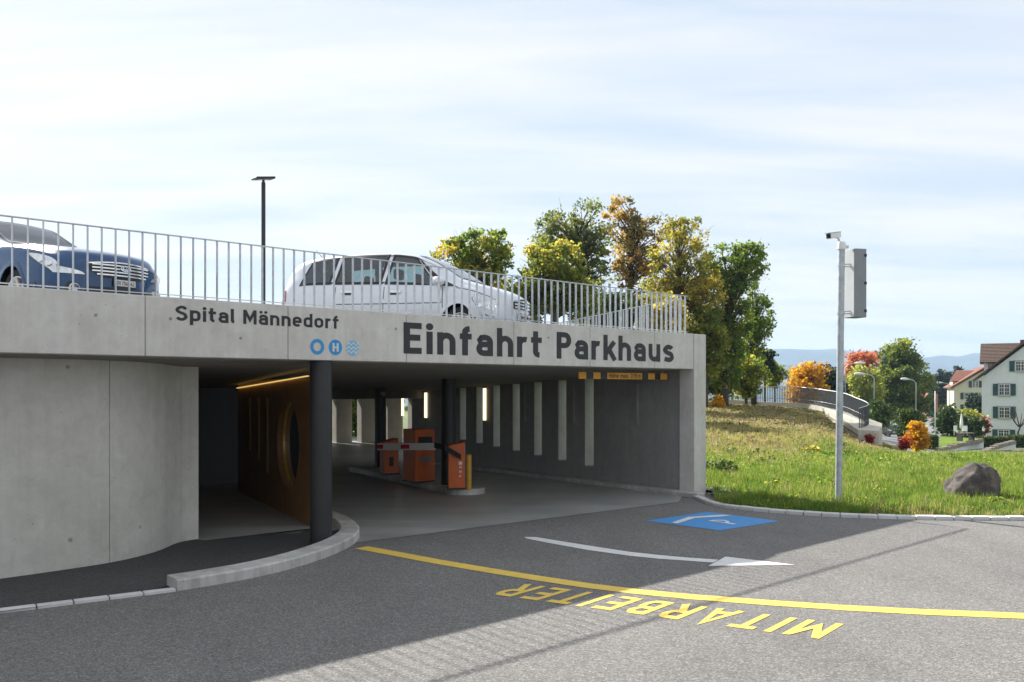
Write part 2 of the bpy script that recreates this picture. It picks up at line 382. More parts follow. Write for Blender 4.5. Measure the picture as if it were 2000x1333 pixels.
def asphalt(name, c0, c1, grain=75.0):
    m, nt, b, N, L = nodes(name)
    v = pos(N, L); big = noise(N, L, v, 0.35, 5, 0.6, 0.3)
    c = ramp(N, L, big, [(0.3, c0), (0.7, c1)])
    vl = pos(N, L, (1.2, 0.25, 1)); c = mixc(N, L, 0.35, c, ramp(N, L, noise(N, L, vl, 1.3, 5, 0.6), [(0.3, 0.40), (0.7, 0.60)]), 'OVERLAY')
    vo = N('ShaderNodeTexVoronoi'); vo.inputs['Scale'].default_value = grain; L(v, vo.inputs['Vector'])
    sp = N('ShaderNodeSeparateColor'); L(vo.outputs['Color'], sp.inputs[0])
    c = mixc(N, L, 0.9, c, ramp(N, L, sp.outputs[0], [(0.0, 0.28), (0.55, 0.47), (0.86, 0.60), (1.0, 0.85)]), 'OVERLAY')
    g2 = noise(N, L, v, 14, 5, 0.75); c = mixc(N, L, 0.5, c, ramp(N, L, g2, [(0.3, 0.38), (0.7, 0.62)]), 'OVERLAY')
    L(c, b.inputs['Base Color']); b.inputs['Roughness'].default_value = 0.9; b.inputs['Specular IOR Level'].default_value = 0.25
    bump(N, L, b, vo.outputs['Distance'], 0.004, 0.55)
    MATS[name] = m; return m

concrete('fascia_concrete', (0.52, 0.505, 0.47), (0.63, 0.62, 0.59))
concrete('wall_concrete', (0.46, 0.448, 0.405), (0.58, 0.565, 0.525), 0.09)
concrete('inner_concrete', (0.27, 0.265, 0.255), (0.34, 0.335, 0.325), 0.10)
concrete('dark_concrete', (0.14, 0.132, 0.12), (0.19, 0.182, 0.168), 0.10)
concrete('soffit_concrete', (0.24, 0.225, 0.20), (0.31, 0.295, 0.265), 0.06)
concrete('fin_concrete', (0.50, 0.48, 0.42), (0.60, 0.58, 0.52), 0.10, False)
concrete('kerb_concrete', (0.33, 0.32, 0.30), (0.60, 0.595, 0.57), 0.30)
concrete('kerb_stone', (0.48, 0.475, 0.47), (0.66, 0.655, 0.65), 0.02, False)
concrete('parapet_concrete', (0.46, 0.43, 0.36), (0.58, 0.55, 0.47), 0.10, False)
asphalt('road_asphalt', (0.148, 0.144, 0.138), (0.190, 0.184, 0.174))
asphalt('path_asphalt', (0.055, 0.055, 0.056), (0.075, 0.074, 0.074), 95)
asphalt('street_asphalt', (0.16, 0.165, 0.175), (0.22, 0.225, 0.235), 20)

def floor_mat():
    m, nt, b, N, L = nodes('garage_floor')
    v = pos(N, L); c = ramp(N, L, noise(N, L, v, 0.7, 5, 0.6, 0.5), [(0.3, (0.27, 0.275, 0.265)), (0.7, (0.37, 0.375, 0.36))])
    # tyre-worn lanes along the driving direction
    mp = N('ShaderNodeMapping'); mp.inputs['Rotation'].default_value = (0, 0, -math.atan2(MD.y, MD.x)); mp.inputs['Scale'].default_value = (0.12, 1.1, 1)
    L(N('ShaderNodeNewGeometry').outputs['Position'], mp.inputs['Vector'])
    # the worn film also runs across where cars turn in
    c = mixc(N, L, 0.55, c, ramp(N, L, noise(N, L, mp.outputs[0], 1.6, 4, 0.6), [(0.32, 0.25), (0.68, 0.68)]), 'SOFT_LIGHT')
    c = mixc(N, L, 0.2, c, ramp(N, L, noise(N, L, v, 40, 3, 0.7), [(0.3, 0.35), (0.7, 0.65)]), 'OVERLAY')
    L(c, b.inputs['Base Color']); b.inputs['Roughness'].default_value = 0.42; b.inputs['Specular IOR Level'].default_value = 0.4
    bump(N, L, b, noise(N, L, v, 25, 4), 0.001, 0.2); MATS['garage_floor'] = m
floor_mat()

def paint(name, col, wear=0.12):
    m, nt, b, N, L = nodes(name)
    v = pos(N, L); c = ramp(N, L, noise(N, L, v, 6, 5, 0.65), [(0.25, [x * 0.86 for x in col]), (0.7, col)])
    vo = N('ShaderNodeTexVoronoi'); vo.inputs['Scale'].default_value = 75; L(v, vo.inputs['Vector'])
    sp = N('ShaderNodeSeparateColor'); L(vo.outputs['Color'], sp.inputs[0])
    w = mixc(N, L, 1.0, ramp(N, L, sp.outputs[1], [(0.55, 0.0), (0.95, 1.0)]), ramp(N, L, noise(N, L, v, 3.5, 5, 0.7), [(0.45, 0.0), (0.75, 1.0)]), 'MULTIPLY')
    w = mixc(N, L, 1.0, w, (wear * 4, wear * 4, wear * 4), 'MULTIPLY')
    c = mixc(N, L, w, c, (0.14, 0.14, 0.135))
    L(c, b.inputs['Base Color']); b.inputs['Roughness'].default_value = 0.75
    bump(N, L, b, vo.outputs['Distance'], 0.003, 0.35); MATS[name] = m
paint('yellow_paint', (0.78, 0.54, 0.095)); paint('white_paint', (0.72, 0.72, 0.70)); paint('blue_paint', (0.055, 0.28, 0.64))

simple('galvanised', (0.50, 0.52, 0.54), 0.45, 0.75, 0.14, 14)
simple('galvanised_pole', (0.42, 0.46, 0.48), 0.55, 0.5, 0.22, 9)
simple('galvanised_dark', (0.33, 0.34, 0.35), 0.55, 0.5, 0.12, 5)
simple('railing_dark', (0.10, 0.105, 0.11), 0.55, 0.3, 0.12, 5); simple('anthracite', (0.017, 0.018, 0.020), 0.5, 0.0, 0.12, 8)
simple('dark_lettering', (0.022, 0.023, 0.028), 0.6, 0, 0.2, 20)
simple('logo_blue', (0.03, 0.27, 0.58), 0.6, 0, 0.08); simple('logo_pale_blue', (0.20, 0.48, 0.72), 0.6, 0, 0.08); simple('logo_white', (0.62, 0.64, 0.66), 0.6, 0, 0.05)
simple('signal_orange', (0.62, 0.125, 0.022), 0.45, 0, 0.10); simple('bollard_yellow', (0.62, 0.33, 0.02), 0.45, 0, 0.12)
simple('sign_orange', (0.80, 0.36, 0.02), 0.5, 0, 0.05); simple('black_plastic', (0.015, 0.015, 0.017), 0.5)
simple('arm_white', (0.75, 0.75, 0.74), 0.4, 0, 0.04); simple('arm_red', (0.55, 0.02, 0.04), 0.4)
simple('cabinet_grey', (0.22, 0.245, 0.255), 0.5, 0.2, 0.06); simple('cabinet_pale', (0.40, 0.43, 0.44), 0.5, 0.0, 0.06)
simple('wood_wall', (0.27, 0.135, 0.042), 0.42, 0, 0.16, 4)
simple('brass_edge', (0.62, 0.36, 0.06), 0.35, 0.3, 0.1)
simple('off_white', (0.72, 0.72, 0.70), 0.5, 0, 0.04)
simple('boulder_stone', (0.20, 0.175, 0.155), 0.9, 0, 0.45, 5)
simple('gravel_stone', (0.34, 0.33, 0.31), 0.9, 0, 0.45, 25)
simple('bark', (0.085, 0.068, 0.052), 0.95, 0, 0.35, 9); simple('dark_bark', (0.045, 0.038, 0.032), 0.95, 0, 0.3, 9)
simple('render_white', (0.70, 0.71, 0.73), 0.9, 0, 0.04, 2); simple('render_cream', (0.62, 0.58, 0.43), 0.9, 0, 0.04, 2); simple('render_pink', (0.52, 0.22, 0.16), 0.9, 0, 0.05, 2)
simple('shutter_green', (0.020, 0.065, 0.072), 0.6, 0, 0.1, 12); simple('shutter_dark', (0.035, 0.055, 0.03), 0.6, 0, 0.1, 12)
simple('sill_stone', (0.34, 0.34, 0.32), 0.85, 0, 0.1); simple('frame_white', (0.74, 0.74, 0.72), 0.5, 0, 0.03)
simple('roof_red', (0.24, 0.10, 0.065), 0.85, 0, 0.3, 6); simple('roof_brown', (0.115, 0.075, 0.055), 0.9, 0, 0.35, 7)
simple('coping_stone', (0.20, 0.165, 0.125), 0.9, 0, 0.4, 6)
simple('tyre_rubber', (0.018, 0.018, 0.018), 0.85); simple('rim_alloy', (0.55, 0.56, 0.58), 0.3, 0.9, 0.05)
simple('chrome', (0.78, 0.78, 0.78), 0.12, 1.0, 0.02); simple('car_black', (0.012, 0.012, 0.013), 0.4); simple('seat_cloth', (0.055, 0.055, 0.06), 0.9)
simple('tail_red', (0.42, 0.012, 0.015), 0.15, 0, 0.05); simple('plate_white', (0.72, 0.72, 0.70), 0.45, 0, 0.02)
simple('seam_dark', (0.05, 0.05, 0.055), 0.6); simple('mat_lens', (0.70, 0.72, 0.74), 0.08, 0.6, 0.25, 12)

def carpaint(name, col, metal=0.0, rough=0.32):
    m, nt, b, N, L = nodes(name)
    b.inputs['Base Color'].default_value = (*col, 1); b.inputs['Metallic'].default_value = metal; b.inputs['Roughness'].default_value = rough
    b.inputs['Coat Weight'].default_value = 1.0; b.inputs['Coat Roughness'].default_value = 0.03
    v = pos(N, L, kind='obj'); fl = noise(N, L, v, 3, 4)
    L(ramp(N, L, fl, [(0.3, [x * 0.93 for x in col]), (0.7, [min(1, x * 1.05) for x in col])]), b.inputs['Base Color'])
    MATS[name] = m
carpaint('silver_white_paint', (0.70, 0.73, 0.78), 0.15); carpaint('blue_car_paint', (0.008, 0.062, 0.175), 0.0); MATS['blue_car_paint'].node_tree.nodes['Principled BSDF'].inputs['Specular IOR Level'].default_value = 0.15

def glass(name, tint, refl=0.12, trans=0.6):
    m, nt, b, N, L = nodes(name); nt.nodes.remove(b)
    out = nt.nodes['Material Output']
    t = N('ShaderNodeBsdfTransparent'); t.inputs[0].default_value = (*[x * trans for x in tint], 1)
    g = N('ShaderNodeBsdfGlossy'); g.inputs['Roughness'].default_value = 0.03; g.inputs['Color'].default_value = (0.95, 0.97, 1, 1)
    fr = N('ShaderNodeFresnel'); fr.inputs['IOR'].default_value = 1.5
    ad = N('ShaderNodeMath'); ad.operation = 'ADD'; L(fr.outputs[0], ad.inputs[0]); ad.inputs[1].default_value = refl; ad.use_clamp = True
    mx = N('ShaderNodeMixShader'); L(ad.outputs[0], mx.inputs[0]); L(t.outputs[0], mx.inputs[1]); L(g.outputs[0], mx.inputs[2])
    L(mx.outputs[0], out.inputs['Surface']); MATS[name] = m
glass('car_glass', (0.75, 0.95, 0.92), 0.06, 0.62); glass('porthole_glass', (0.55, 0.80, 0.82), 0.12, 0.5); glass('lamp_glass', (0.95, 0.97, 1.0), 0.08, 0.9)
def window_glass():
    m, nt, b, N, L = nodes('window_glass')
    v = pos(N, L); L(ramp(N, L, noise(N, L, v, 1.4, 3), [(0.35, (0.012, 0.014, 0.018)), (0.7, (0.07, 0.075, 0.085))]), b.inputs['Base Color'])
    b.inputs['Roughness'].default_value = 0.06; MATS['window_glass'] = m
window_glass()
def emis(name, col, s):
    m, nt, b, N, L = nodes(name); b.inputs['Base Color'].default_value = (*col, 1)
    b.inputs['Emission Color'].default_value = (*col, 1); b.inputs['Emission Strength'].default_value = s; MATS[name] = m
emis('warm_lamp', (1.0, 0.82, 0.52), 0.95); emis('led_strip', (1.0, 0.66, 0.20), 0.4)

def leaf_mat(name, stops, trans=0.62, rough=0.55):
    """leaves take their tint from a per-leaf random attribute"""
    m, nt, b, N, L = nodes(name); nt.nodes.remove(b); out = nt.nodes['Material Output']
    a = N('ShaderNodeAttribute'); a.attribute_name = 'tint'; a.attribute_type = 'GEOMETRY'
    c = ramp(N, L, a.outputs['Fac'], stops)
    d = N('ShaderNodeBsdfPrincipled'); d.inputs['Roughness'].default_value = rough; d.inputs['Specular IOR Level'].default_value = 0.3; L(c, d.inputs['Base Color'])
    t = N('ShaderNodeBsdfTranslucent'); L(mixc(N, L, 0.55, c, (1.0, 0.95, 0.35), 'SOFT_LIGHT'), t.inputs['Color'])
    mx = N('ShaderNodeMixShader'); mx.inputs[0].default_value = trans; L(d.outputs[0], mx.inputs[1]); L(t.outputs[0], mx.inputs[2])
    L(mx.outputs[0], out.inputs['Surface']); MATS[name] = m
leaf_mat('leaf_green', [(0.0, (0.088, 0.146, 0.035)), (0.5, (0.166, 0.244, 0.055)), (0.85, (0.312, 0.370, 0.078)), (1.0, (0.585, 0.468, 0.078))])
leaf_mat('leaf_maple', [(0.0, (0.098, 0.166, 0.039)), (0.45, (0.195, 0.254, 0.055)), (0.75, (0.429, 0.390, 0.069)), (0.9, (0.663, 0.390, 0.058)), (1.0, (0.663, 0.254, 0.049))])
leaf_mat('leaf_lime', [(0.0, (0.104, 0.156, 0.039)), (0.5, (0.195, 0.234, 0.052)), (0.85, (0.390, 0.364, 0.078)), (1.0, (0.780, 0.546, 0.104))])
leaf_mat('leaf_airy', [(0.0, (0.098, 0.137, 0.058)), (0.55, (0.176, 0.215, 0.078)), (0.85, (0.293, 0.293, 0.098)), (1.0, (0.429, 0.215, 0.098))])
leaf_mat('leaf_rust', [(0.0, (0.130, 0.130, 0.058)), (0.35, (0.260, 0.195, 0.078)), (0.7, (0.442, 0.273, 0.098)), (1.0, (0.650, 0.442, 0.130))])
leaf_mat('leaf_yellow', [(0.0, (0.156, 0.182, 0.052)), (0.35, (0.312, 0.286, 0.065)), (0.7, (0.520, 0.429, 0.104)), (1.0, (0.780, 0.585, 0.169))])
leaf_mat('leaf_gold', [(0.0, (0.367, 0.189, 0.021)), (0.5, (0.630, 0.315, 0.021)), (1.0, (0.756, 0.462, 0.042))])
leaf_mat('leaf_pink', [(0.0, (0.357, 0.105, 0.063)), (0.5, (0.525, 0.158, 0.105)), (1.0, (0.630, 0.273, 0.168))])
leaf_mat('leaf_dark', [(0.0, (0.018, 0.035, 0.022)), (0.6, (0.035, 0.062, 0.033)), (1.0, (0.062, 0.094, 0.037))], 0.15)
leaf_mat('leaf_hedge', [(0.0, (0.037, 0.069, 0.019)), (0.6, (0.069, 0.112, 0.027)), (1.0, (0.150, 0.175, 0.044))], 0.3)
leaf_mat('leaf_willow', [(0.0, (0.195, 0.234, 0.069)), (0.6, (0.332, 0.370, 0.098)), (1.0, (0.546, 0.527, 0.137))])
leaf_mat('leaf_dry', [(0.0, (0.13, 0.095, 0.06)), (0.6, (0.25, 0.19, 0.13)), (1.0, (0.38, 0.29, 0.20))], 0.3)
leaf_mat('leaf_crimson', [(0.0, (0.210, 0.016, 0.021)), (1.0, (0.473, 0.063, 0.032))])
leaf_mat('blade', [(0.0, (0.055, 0.11, 0.02)), (0.35, (0.125, 0.22, 0.036)), (0.66, (0.25, 0.32, 0.075)), (0.80, (0.36, 0.30, 0.15)), (1.0, (0.44, 0.34, 0.25))], 0.50, 0.6)
M = MATS
# ------------------------------------------------------------------ ground heights
_R = [(0, .02), (14, .02), (17, .05), (22, .12), (27, .10), (45, -1.3), (70, -2.9), (106, -4.3), (150, -5.6), (200, -6.4), (300, -8), (500, -14), (900, -40), (1400, -58), (9000, -58)]
_L = [(0, .02), (14, .02), (17, .05), (24, .22), (40, .75), (56, 1.22), (62, 1.0), (90, -1.5), (150, -5.0), (300, -9), (500, -15), (900, -40), (1400, -58), (9000, -58)]
def H(x, y):
    u = x / max(y, 1.0)
    w = float(np.interp(u, [.22, .286, .343, .394, .45], [1, .92, .83, .3, 0]))
    a = float(np.interp(y, [p[0] for p in _R], [p[1] for p in _R])); b = float(np.interp(y, [p[0] for p in _L], [p[1] for p in _L]))
    h = a + (b - a) * w
    if 16 < y < 120: h += 0.05 * math.sin(x * 1.1 + 1.3) * math.sin(y * 0.8) * min(1.0, (y - 16) / 8)
    return h

# ------------------------------------------------------------------ road
b = MB(); b.poly([(-90, -70, 0), (90, -70, 0), (90, 15.4, 0), (9, 15.4, 0), (3.9, 19.5, 0), (-9, 19.5, 0), (-90, 9, 0)], [(0, 1, 2, 3, 4, 5, 6)])
road = b.build('road', M['road_asphalt']); tag(road, 'grey asphalt forecourt and road in front of the garage entrance', 'road', kind='structure')

def strip(name, up, lo, z, mat, parent):
    a = [G(x, y, 0) for x, y in up]; c = [G(x, y, 0) for x, y in lo]; n = len(a)
    b = MB(); b.poly([(p.x, p.y, z) for p in a] + [(p.x, p.y, z) for p in c], [(i, i + 1, n + i + 1, n + i) for i in range(n - 1)])
    return b.build(name, mat, parent)
# sweeping yellow line
cl = [G(x, y) for x, y in [(706, 1070), (760, 1080), (850, 1097), (950, 1114), (1050, 1130), (1150, 1145), (1250, 1157), (1350, 1166.5), (1500, 1178), (1650, 1188), (1800, 1196), (2000, 1204)]]
cl += [Vector((8, 8.15, 0)), Vector((14, 7.6, 0)), Vector((25, 7.2, 0))]
L1, L2 = [], []
for i, p in enumerate(cl):
    d = (cl[min(i + 1, len(cl) - 1)] - cl[max(i - 1, 0)]).normalized(); nn = Vector((-d.y, d.x, 0))
    L1.append(p + nn * 0.115); L2.append(p - nn * 0.115)
n = len(cl); b = MB(); b.poly([(p.x, p.y, .004) for p in L1 + L2], [(i, i + 1, n + i + 1, n + i) for i in range(n - 1)])
b.build('lane_line', M['yellow_paint'], road)
# white guide arrow
z7 = lambda a: [(900 + .55 * x, 960 + .55 * y) for x, y in a]
strip('arrow_shaft', z7([(225, 163), (262, 163), (450, 193), (600, 216), (700, 227), (800, 236), (915, 244)]), z7([(235, 169), (300, 182), (450, 209), (600, 230), (700, 240), (800, 247), (896, 254)]), .004, M['white_paint'], road)
hd = [G(x, y) for x, y in z7([(940, 233), (879, 266), (1188, 262)])]
b = MB(); b.poly([(p.x, p.y, .0045) for p in hd], [(0, 1, 2)]); b.build('arrow_head', M['white_paint'], road)
# blue parking panel with roof-over-P pictogram
z4 = lambda a: [(1240 + .16 * x, 980 + .16 * y) for x, y in a]
def gpoly(name, pts, z, mat, parent, hole=None):
    P = [G(x, y) for x, y in pts]; b = MB()
    if hole is None: b.poly([(p.x, p.y, z) for p in P], [tuple(range(len(P)))])
    else:
        Q = [G(x, y) for x, y in hole]; n = len(P)
        b.poly([(p.x, p.y, z) for p in P + Q], [(i, (i + 1) % n, n + (i + 1) % n, n + i) for i in range(n)])
    return b.build(name, mat, parent)
bp = gpoly('parking_panel', z4([(130, 237), (890, 128), (1770, 242), (1040, 355)]), .004, M['blue_paint'], road)
gpoly('roof_mark', z4([(450, 262), (520, 273), (730, 206), (1060, 187), (1185, 172), (1065, 167), (650, 193)]), .008, M['white_paint'], bp)
gpoly('letter_mark', z4([(893, 241), (955, 230), (1085, 229), (1152, 246), (1146, 262), (1248, 279), (1200, 285), (1085, 265)]), .008, M['white_paint'], bp,
      z4([(955, 243), (985, 239), (1070, 238), (1112, 247), (1108, 254), (1104, 256), (1096, 257), (1060, 254)]))
# yellow lettering, read from the other side
t0, t1 = G(1648, 1220), G(1027, 1141.5)
dr = (t1 - t0); wl = dr.length; dr.normalize(); upv = Vector((dr.y, -dr.x, 0)); upv = Vector((-.395, -.485, 0)) / .60
word('lettering', 'MITARBEITER', M['yellow_paint'], road, lambda u, v, h: t0 + dr * u + upv * v + Vector((0, 0, .004 + h)), wl, 0.60, q=0.085, gap=0.24, lift=0.0006)

# ------------------------------------------------------------------ kerb along the lawn
kp = [(1341, 966), (1352, 972), (1368, 980), (1385, 987), (1420, 993), (1470, 999), (1530, 1004), (1600, 1009), (1680, 1012.5), (1760, 1015), (1850, 1016.5), (2000, 1017)]
KL = [G(x, y) for x, y in kp] + [Vector((12, 14.75, 0)), Vector((18, 14.9, 0)), Vector((26, 15.6, 0)), Vector((36, 17, 0))]
def resample(P, step):
    out = [P[0].copy()]; acc = 0.0
    for a, c in zip(P[:-1], P[1:]):
        L = (c - a).length; s = step - acc
        while s <= L: out.append(a + (c - a) * (s / L)); s += step
        acc = (acc + L) % step if L + acc >= step else acc + L
    return out
KS = resample(KL, 0.30)
kerb = empty('kerb', (0, 0, 0)); kerb['kind'] = 'structure'; tag(kerb, 'row of pale kerb stones between the road and the lawn', 'kerb')
rng = random.Random(4)
for i in range(len(KS) - 1):
    a, c = KS[i], KS[i + 1]; d = (c - a).normalized(); nn = Vector((-d.y, d.x, 0)); g = 0.006
    jz = rng.uniform(-.005, .006); jw = rng.uniform(-.006, .006)
    p = [a + d * g, c - d * g, c - d * g + nn * .14, a + d * g + nn * .14]
    b = MB(); b.hexa([(q.x, q.y, -.05) for q in p] + [(q.x, q.y, (.055 if k < 2 else .062) + jz) for k, q in enumerate(p)])
    b.build('kerb_stone', M['kerb_stone'], kerb, bevel=.008, seg=1)
b = MB(); Kn = []
for i, p in enumerate(KS):
    d = (KS[min(i + 1, len(KS) - 1)] - KS[max(i - 1, 0)]).normalized(); Kn.append(Vector((-d.y, d.x, 0)))
n = len(KS)
b.poly([(p.x, p.y, .03) for p in [k + q * .004 for k, q in zip(KS, Kn)]] + [(p.x, p.y, .03) for p in [k + q * .136 for k, q in zip(KS, Kn)]], [(i, i + 1, n + i + 1, n + i) for i in range(n - 1)])
b.build('mortar_bed', M['dark_concrete'], kerb)

# ------------------------------------------------------------------ footpath on the other side and its kerbs
outer = [G(x, y) for x, y in [(346, 1155), (420, 1143), (500, 1128), (570, 1111), (630, 1092), (675, 1073), (697, 1058), (702, 1046), (695, 1034), (678, 1023), (652, 1012)]]
outer = [Vector(p) for p in outer]
def smooth_line(P, k=4):
    return [Vector((a, c, 0)) for a, c in _cr([(p.x, p.y) for p in P], k)]
OC = smooth_line(outer, 4); n = len(OC); nrm = []
for i in range(n):
    d = (OC[min(i + 1, n - 1)] - OC[max(i - 1, 0)]).normalized(); nrm.append(Vector((-d.y, d.x, 0)))
b = MB()
prof = [(0, 0.0), (0.0, .105), (.02, .125), (.27, .135), (.28, .02)]
for o, q in zip(OC, nrm):
    for (s, z) in prof: b.v.append(tuple(o + q * s + Vector((0, 0, z))))
k = len(prof)
for i in range(n - 1):
    for j in range(k - 1): b.f.append((i * k + j, i * k + j + 1, (i + 1) * k + j + 1, (i + 1) * k + j)); b.m.append(0)
b.f.append(tuple(range(k))); b.f.append(tuple((n - 1) * k + j for j in range(k))); b.m += [0, 0]
ck = b.build('curved_kerb', M['kerb_concrete'], auto=40); tag(ck, 'raised curved concrete kerb wrapping round the dark column', 'kerb', kind='structure')
ia = [o + q * .20 for o, q in zip(OC, nrm)]
pth = [Vector((-60, -37, 0)), Vector((-20, -3.6, 0))] + [G(-200, 1228), G(0, 1200), G(200, 1173)] + ia + [G(640, 1005), FP(-8.3, 1.2, 0), FP(-9.6, 2.0, 0), FP(-12, 1.3, 0), FP(-30, 1.3, 0), FP(-60, 1.3, 0)]
b = MB(); b.poly([(p.x, p.y, .022) for p in pth], [tuple(range(len(pth)))])
path = b.build('footpath', M['path_asphalt']); tag(path, 'dark asphalt footpath along the curved concrete wall', 'footpath', kind='structure')
ek = empty('edge_kerb', (0, 0, 0)); ek['kind'] = 'structure'; tag(ek, 'flush row of narrow kerb stones edging the dark footpath', 'kerb')
a0, a1 = G(344, 1156), G(0, 1199); dd = (a1 - a0).normalized(); nn = Vector((dd.y, -dd.x, 0)); nn = nn if nn.y > 0 else -nn
for i in range(34):
    a, c = a0 + dd * (i * .335), a0 + dd * ((i + 1) * .335 - .012); jz = rng.uniform(-.003, .004)
    p = [a, c, c + nn * .10, a + nn * .10]
    b = MB(); b.hexa([(q.x, q.y, -.05) for q in p] + [(q.x, q.y, .034 + jz) for q in p]); b.build('kerb_stone', M['kerb_stone'], ek, bevel=.006, seg=1)
# ------------------------------------------------------------------ parking garage
garage = empty('parking_garage', FP(-6, 1, 0), 0, 'concrete parking garage with dark lettering over its wide entrance', 'garage')
_inv = Matrix.Translation(garage.location).inverted()
def gpart(b, name, mat, parent=garage, **kw):
    o = b.build(name, mat, **kw)
    o.parent = parent; o.matrix_parent_inverse = Matrix.Translation(garage.location).inverted() if parent is garage else parent.matrix_parent_inverse.copy()
    return o
def gsub(o, parent):                       # sub-part: keep world placement
    o.parent = parent; o.matrix_parent_inverse = (Matrix.Translation(garage.location) @ parent.matrix_parent_inverse).inverted()
    return o
ZT, ZB = 3.29, 2.57
ceil_z = lambda d: ZB - .045 * d
# fascia: panels with open joints in front of a beam
b = MB(); b.fbox(FP, -24, -.01, .05, .30, ZB + .012, ZT - .012); gpart(b, 'edge_beam', M['dark_concrete'])
fascia = None
ts = [0.0, -1.28, -3.15, -5.03, -7.22, ft(563), ft(284), -12.95, -14.85, -16.75, -18.65, -21, -24]
panels = []
for i in range(len(ts) - 1):
    b = MB(); b.fbox(FP, ts[i + 1] + .004, ts[i] - .004, 0, .298, ZB, ZT)
    panels.append(gpart(b, 'concrete_panel', M['fascia_concrete'], bevel=.008, seg=1))
def fplace(t0, z0):
    return lambda u, v, h: FP(t0 + u, -.003 - h, z0 + v)
for s_, xa_, xb_, pi_ in (('Spital', 342.5, 458, 5), ('Männedorf', 475, 661, 5)):
    l1 = word('lettering', s_, M['dark_lettering'], None, fplace(ft(xa_), 3.012), ft(xb_) - ft(xa_), .182, q=.092, gap=.13); gsub(l1, panels[pi_])
l2 = word('lettering', 'Einfahrt', M['dark_lettering'], None, fplace(ft(788), 2.700), ft(1058) - ft(788), .462, q=.098, gap=.14); gsub(l2, panels[3])
l3 = word('lettering', 'Parkhaus', M['dark_lettering'], None, fplace(ft(1087), 2.696), ft(1316) - ft(1087), .462, q=.098, gap=.14); gsub(l3, panels[1])
# three round emblems
def disc(t, z, r, d, r0=0.0, n=36):
    b = MB(); P = [FP(t + r * math.cos(2 * math.pi * i / n), d, z + r * math.sin(2 * math.pi * i / n)) for i in range(n)]
    if r0 <= 0: b.poly(P, [tuple(range(n))])
    else:
        Q = [FP(t + r0 * math.cos(2 * math.pi * i / n), d, z + r0 * math.sin(2 * math.pi * i / n)) for i in range(n)]
        b.poly(P + Q, [(i, (i + 1) % n, n + (i + 1) % n, n + i) for i in range(n)])
    return b
rr = .108; zl = fz(655, 679)
for j, x in enumerate((619.5, 655, 688.5)):
    t = ft(x)
    if j == 0: o = disc(t, zl, rr, -.003, rr * .56).build('emblem', M['logo_blue']); gsub(o, panels[4])
    elif j == 1:
        o = disc(t, zl, rr, -.003).build('emblem', M['logo_blue']); gsub(o, panels[4])
        w = word('lettering', 'H', M['logo_white'], None, lambda u, v, h, t=t: FP(t - rr * .45 + u, -.006 - h, zl - rr * .55 + v), rr * .9, rr * 1.1, q=.10); gsub(w, panels[4])
    else:
        o = disc(t, zl, rr, -.003).build('emblem', M['logo_pale_blue']); gsub(o, panels[4])
        b = MB()
        for k in range(3):
            zc = zl + (k - 1) * rr * .52; hw = math.sqrt(max(0, (rr * 1.02) ** 2 - (zc - zl) ** 2)); m_ = 20; pu, pl = [], []
            for i in range(m_ + 1):
                s = -hw + 2 * hw * i / m_; wz = zc + .016 * math.sin(s / rr * 9.0 + .6)
                pu.append(FP(t + s, -.0055, wz + .011)); pl.append(FP(t + s, -.0055, wz - .011))
            b.poly(pu + pl, [(i, i + 1, m_ + 2 + i, m_ + 1 + i) for i in range(m_)])
        o = b.build('wave_mark', M['logo_white']); gsub(o, panels[4])
# tie holes left by the formwork
def tie(p, axis, parent, r=.020):
    ux = E; b = MB(); n = 14; c = Vector(p)
    ring = lambda rr_, off: [c + (axis * off) + ux * (rr_ * math.cos(2 * math.pi * i / n)) + Vector((0, 0, rr_ * math.sin(2 * math.pi * i / n))) for i in range(n)]
    A, B, D = ring(r, .0), ring(r, .004), ring(r * .62, .001)
    b.poly(A + B + D, [(i, (i + 1) % n, n + (i + 1) % n, n + i) for i in range(n)] + [(n + i, n + (i + 1) % n, 2 * n + (i + 1) % n, 2 * n + i) for i in range(n)])
    b.mi = 1; b.poly(D, [tuple(range(n))])
    o = b.build('tie_hole', [M['inner_concrete'], M['dark_concrete']]); gsub(o, parent); return o
for (x, y, pi_) in [(187, 616, 6), (333, 623, 5), (470, 661, 5), (773, 643, 4), (1071, 660, 2)]:
    tie(FP(ft(x), 0, fz(x, y)), -Nn, panels[pi_])
# end pillar and right wall with slots
b = MB(); b.fbox(FP, .006, .42, -.012, .36, -.3, ZT - .005); gpart(b, 'end_pillar', M['fascia_concrete'], bevel=.012, seg=2)
slots = sorted(wd(x) for x in (898, 930, 963, 1001, 1043, 1090, 1142)); prev = .37; gw = .30
top_w = lambda d: 3.10 - .06 * d
def wallseg(d0, d1, z0, z1):
    b = MB(); q = [(0, d0), (.42, d0), (.42, d1), (0, d1)]
    b.hexa([WP(a, c, z0(c)) for a, c in q] + [WP(a, c, z1(c)) for a, c in q]); return b
sill = lambda d: .35 + (d - 2.84) * .0716
for s in slots:
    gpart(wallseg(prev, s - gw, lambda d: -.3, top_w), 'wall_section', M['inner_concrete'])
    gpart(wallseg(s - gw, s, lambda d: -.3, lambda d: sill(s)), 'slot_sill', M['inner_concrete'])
    b = MB(); q = [(.002, s - .016), (.418, s - .016), (.418, s - .001), (.002, s - .001)]; b.hexa([WP(a, c, sill(s) + .002) for a, c in q] + [WP(a, c, ceil_z(s) - .012) for a, c in q]); gpart(b, 'lightened_slot_jamb', M['fascia_concrete'])  # pale facing added on the far jamb, daylight put into its colour
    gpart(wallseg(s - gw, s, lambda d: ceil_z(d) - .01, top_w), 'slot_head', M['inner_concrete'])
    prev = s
gpart(wallseg(prev, 11.0, lambda d: -.3, top_w), 'wall_section', M['inner_concrete'])
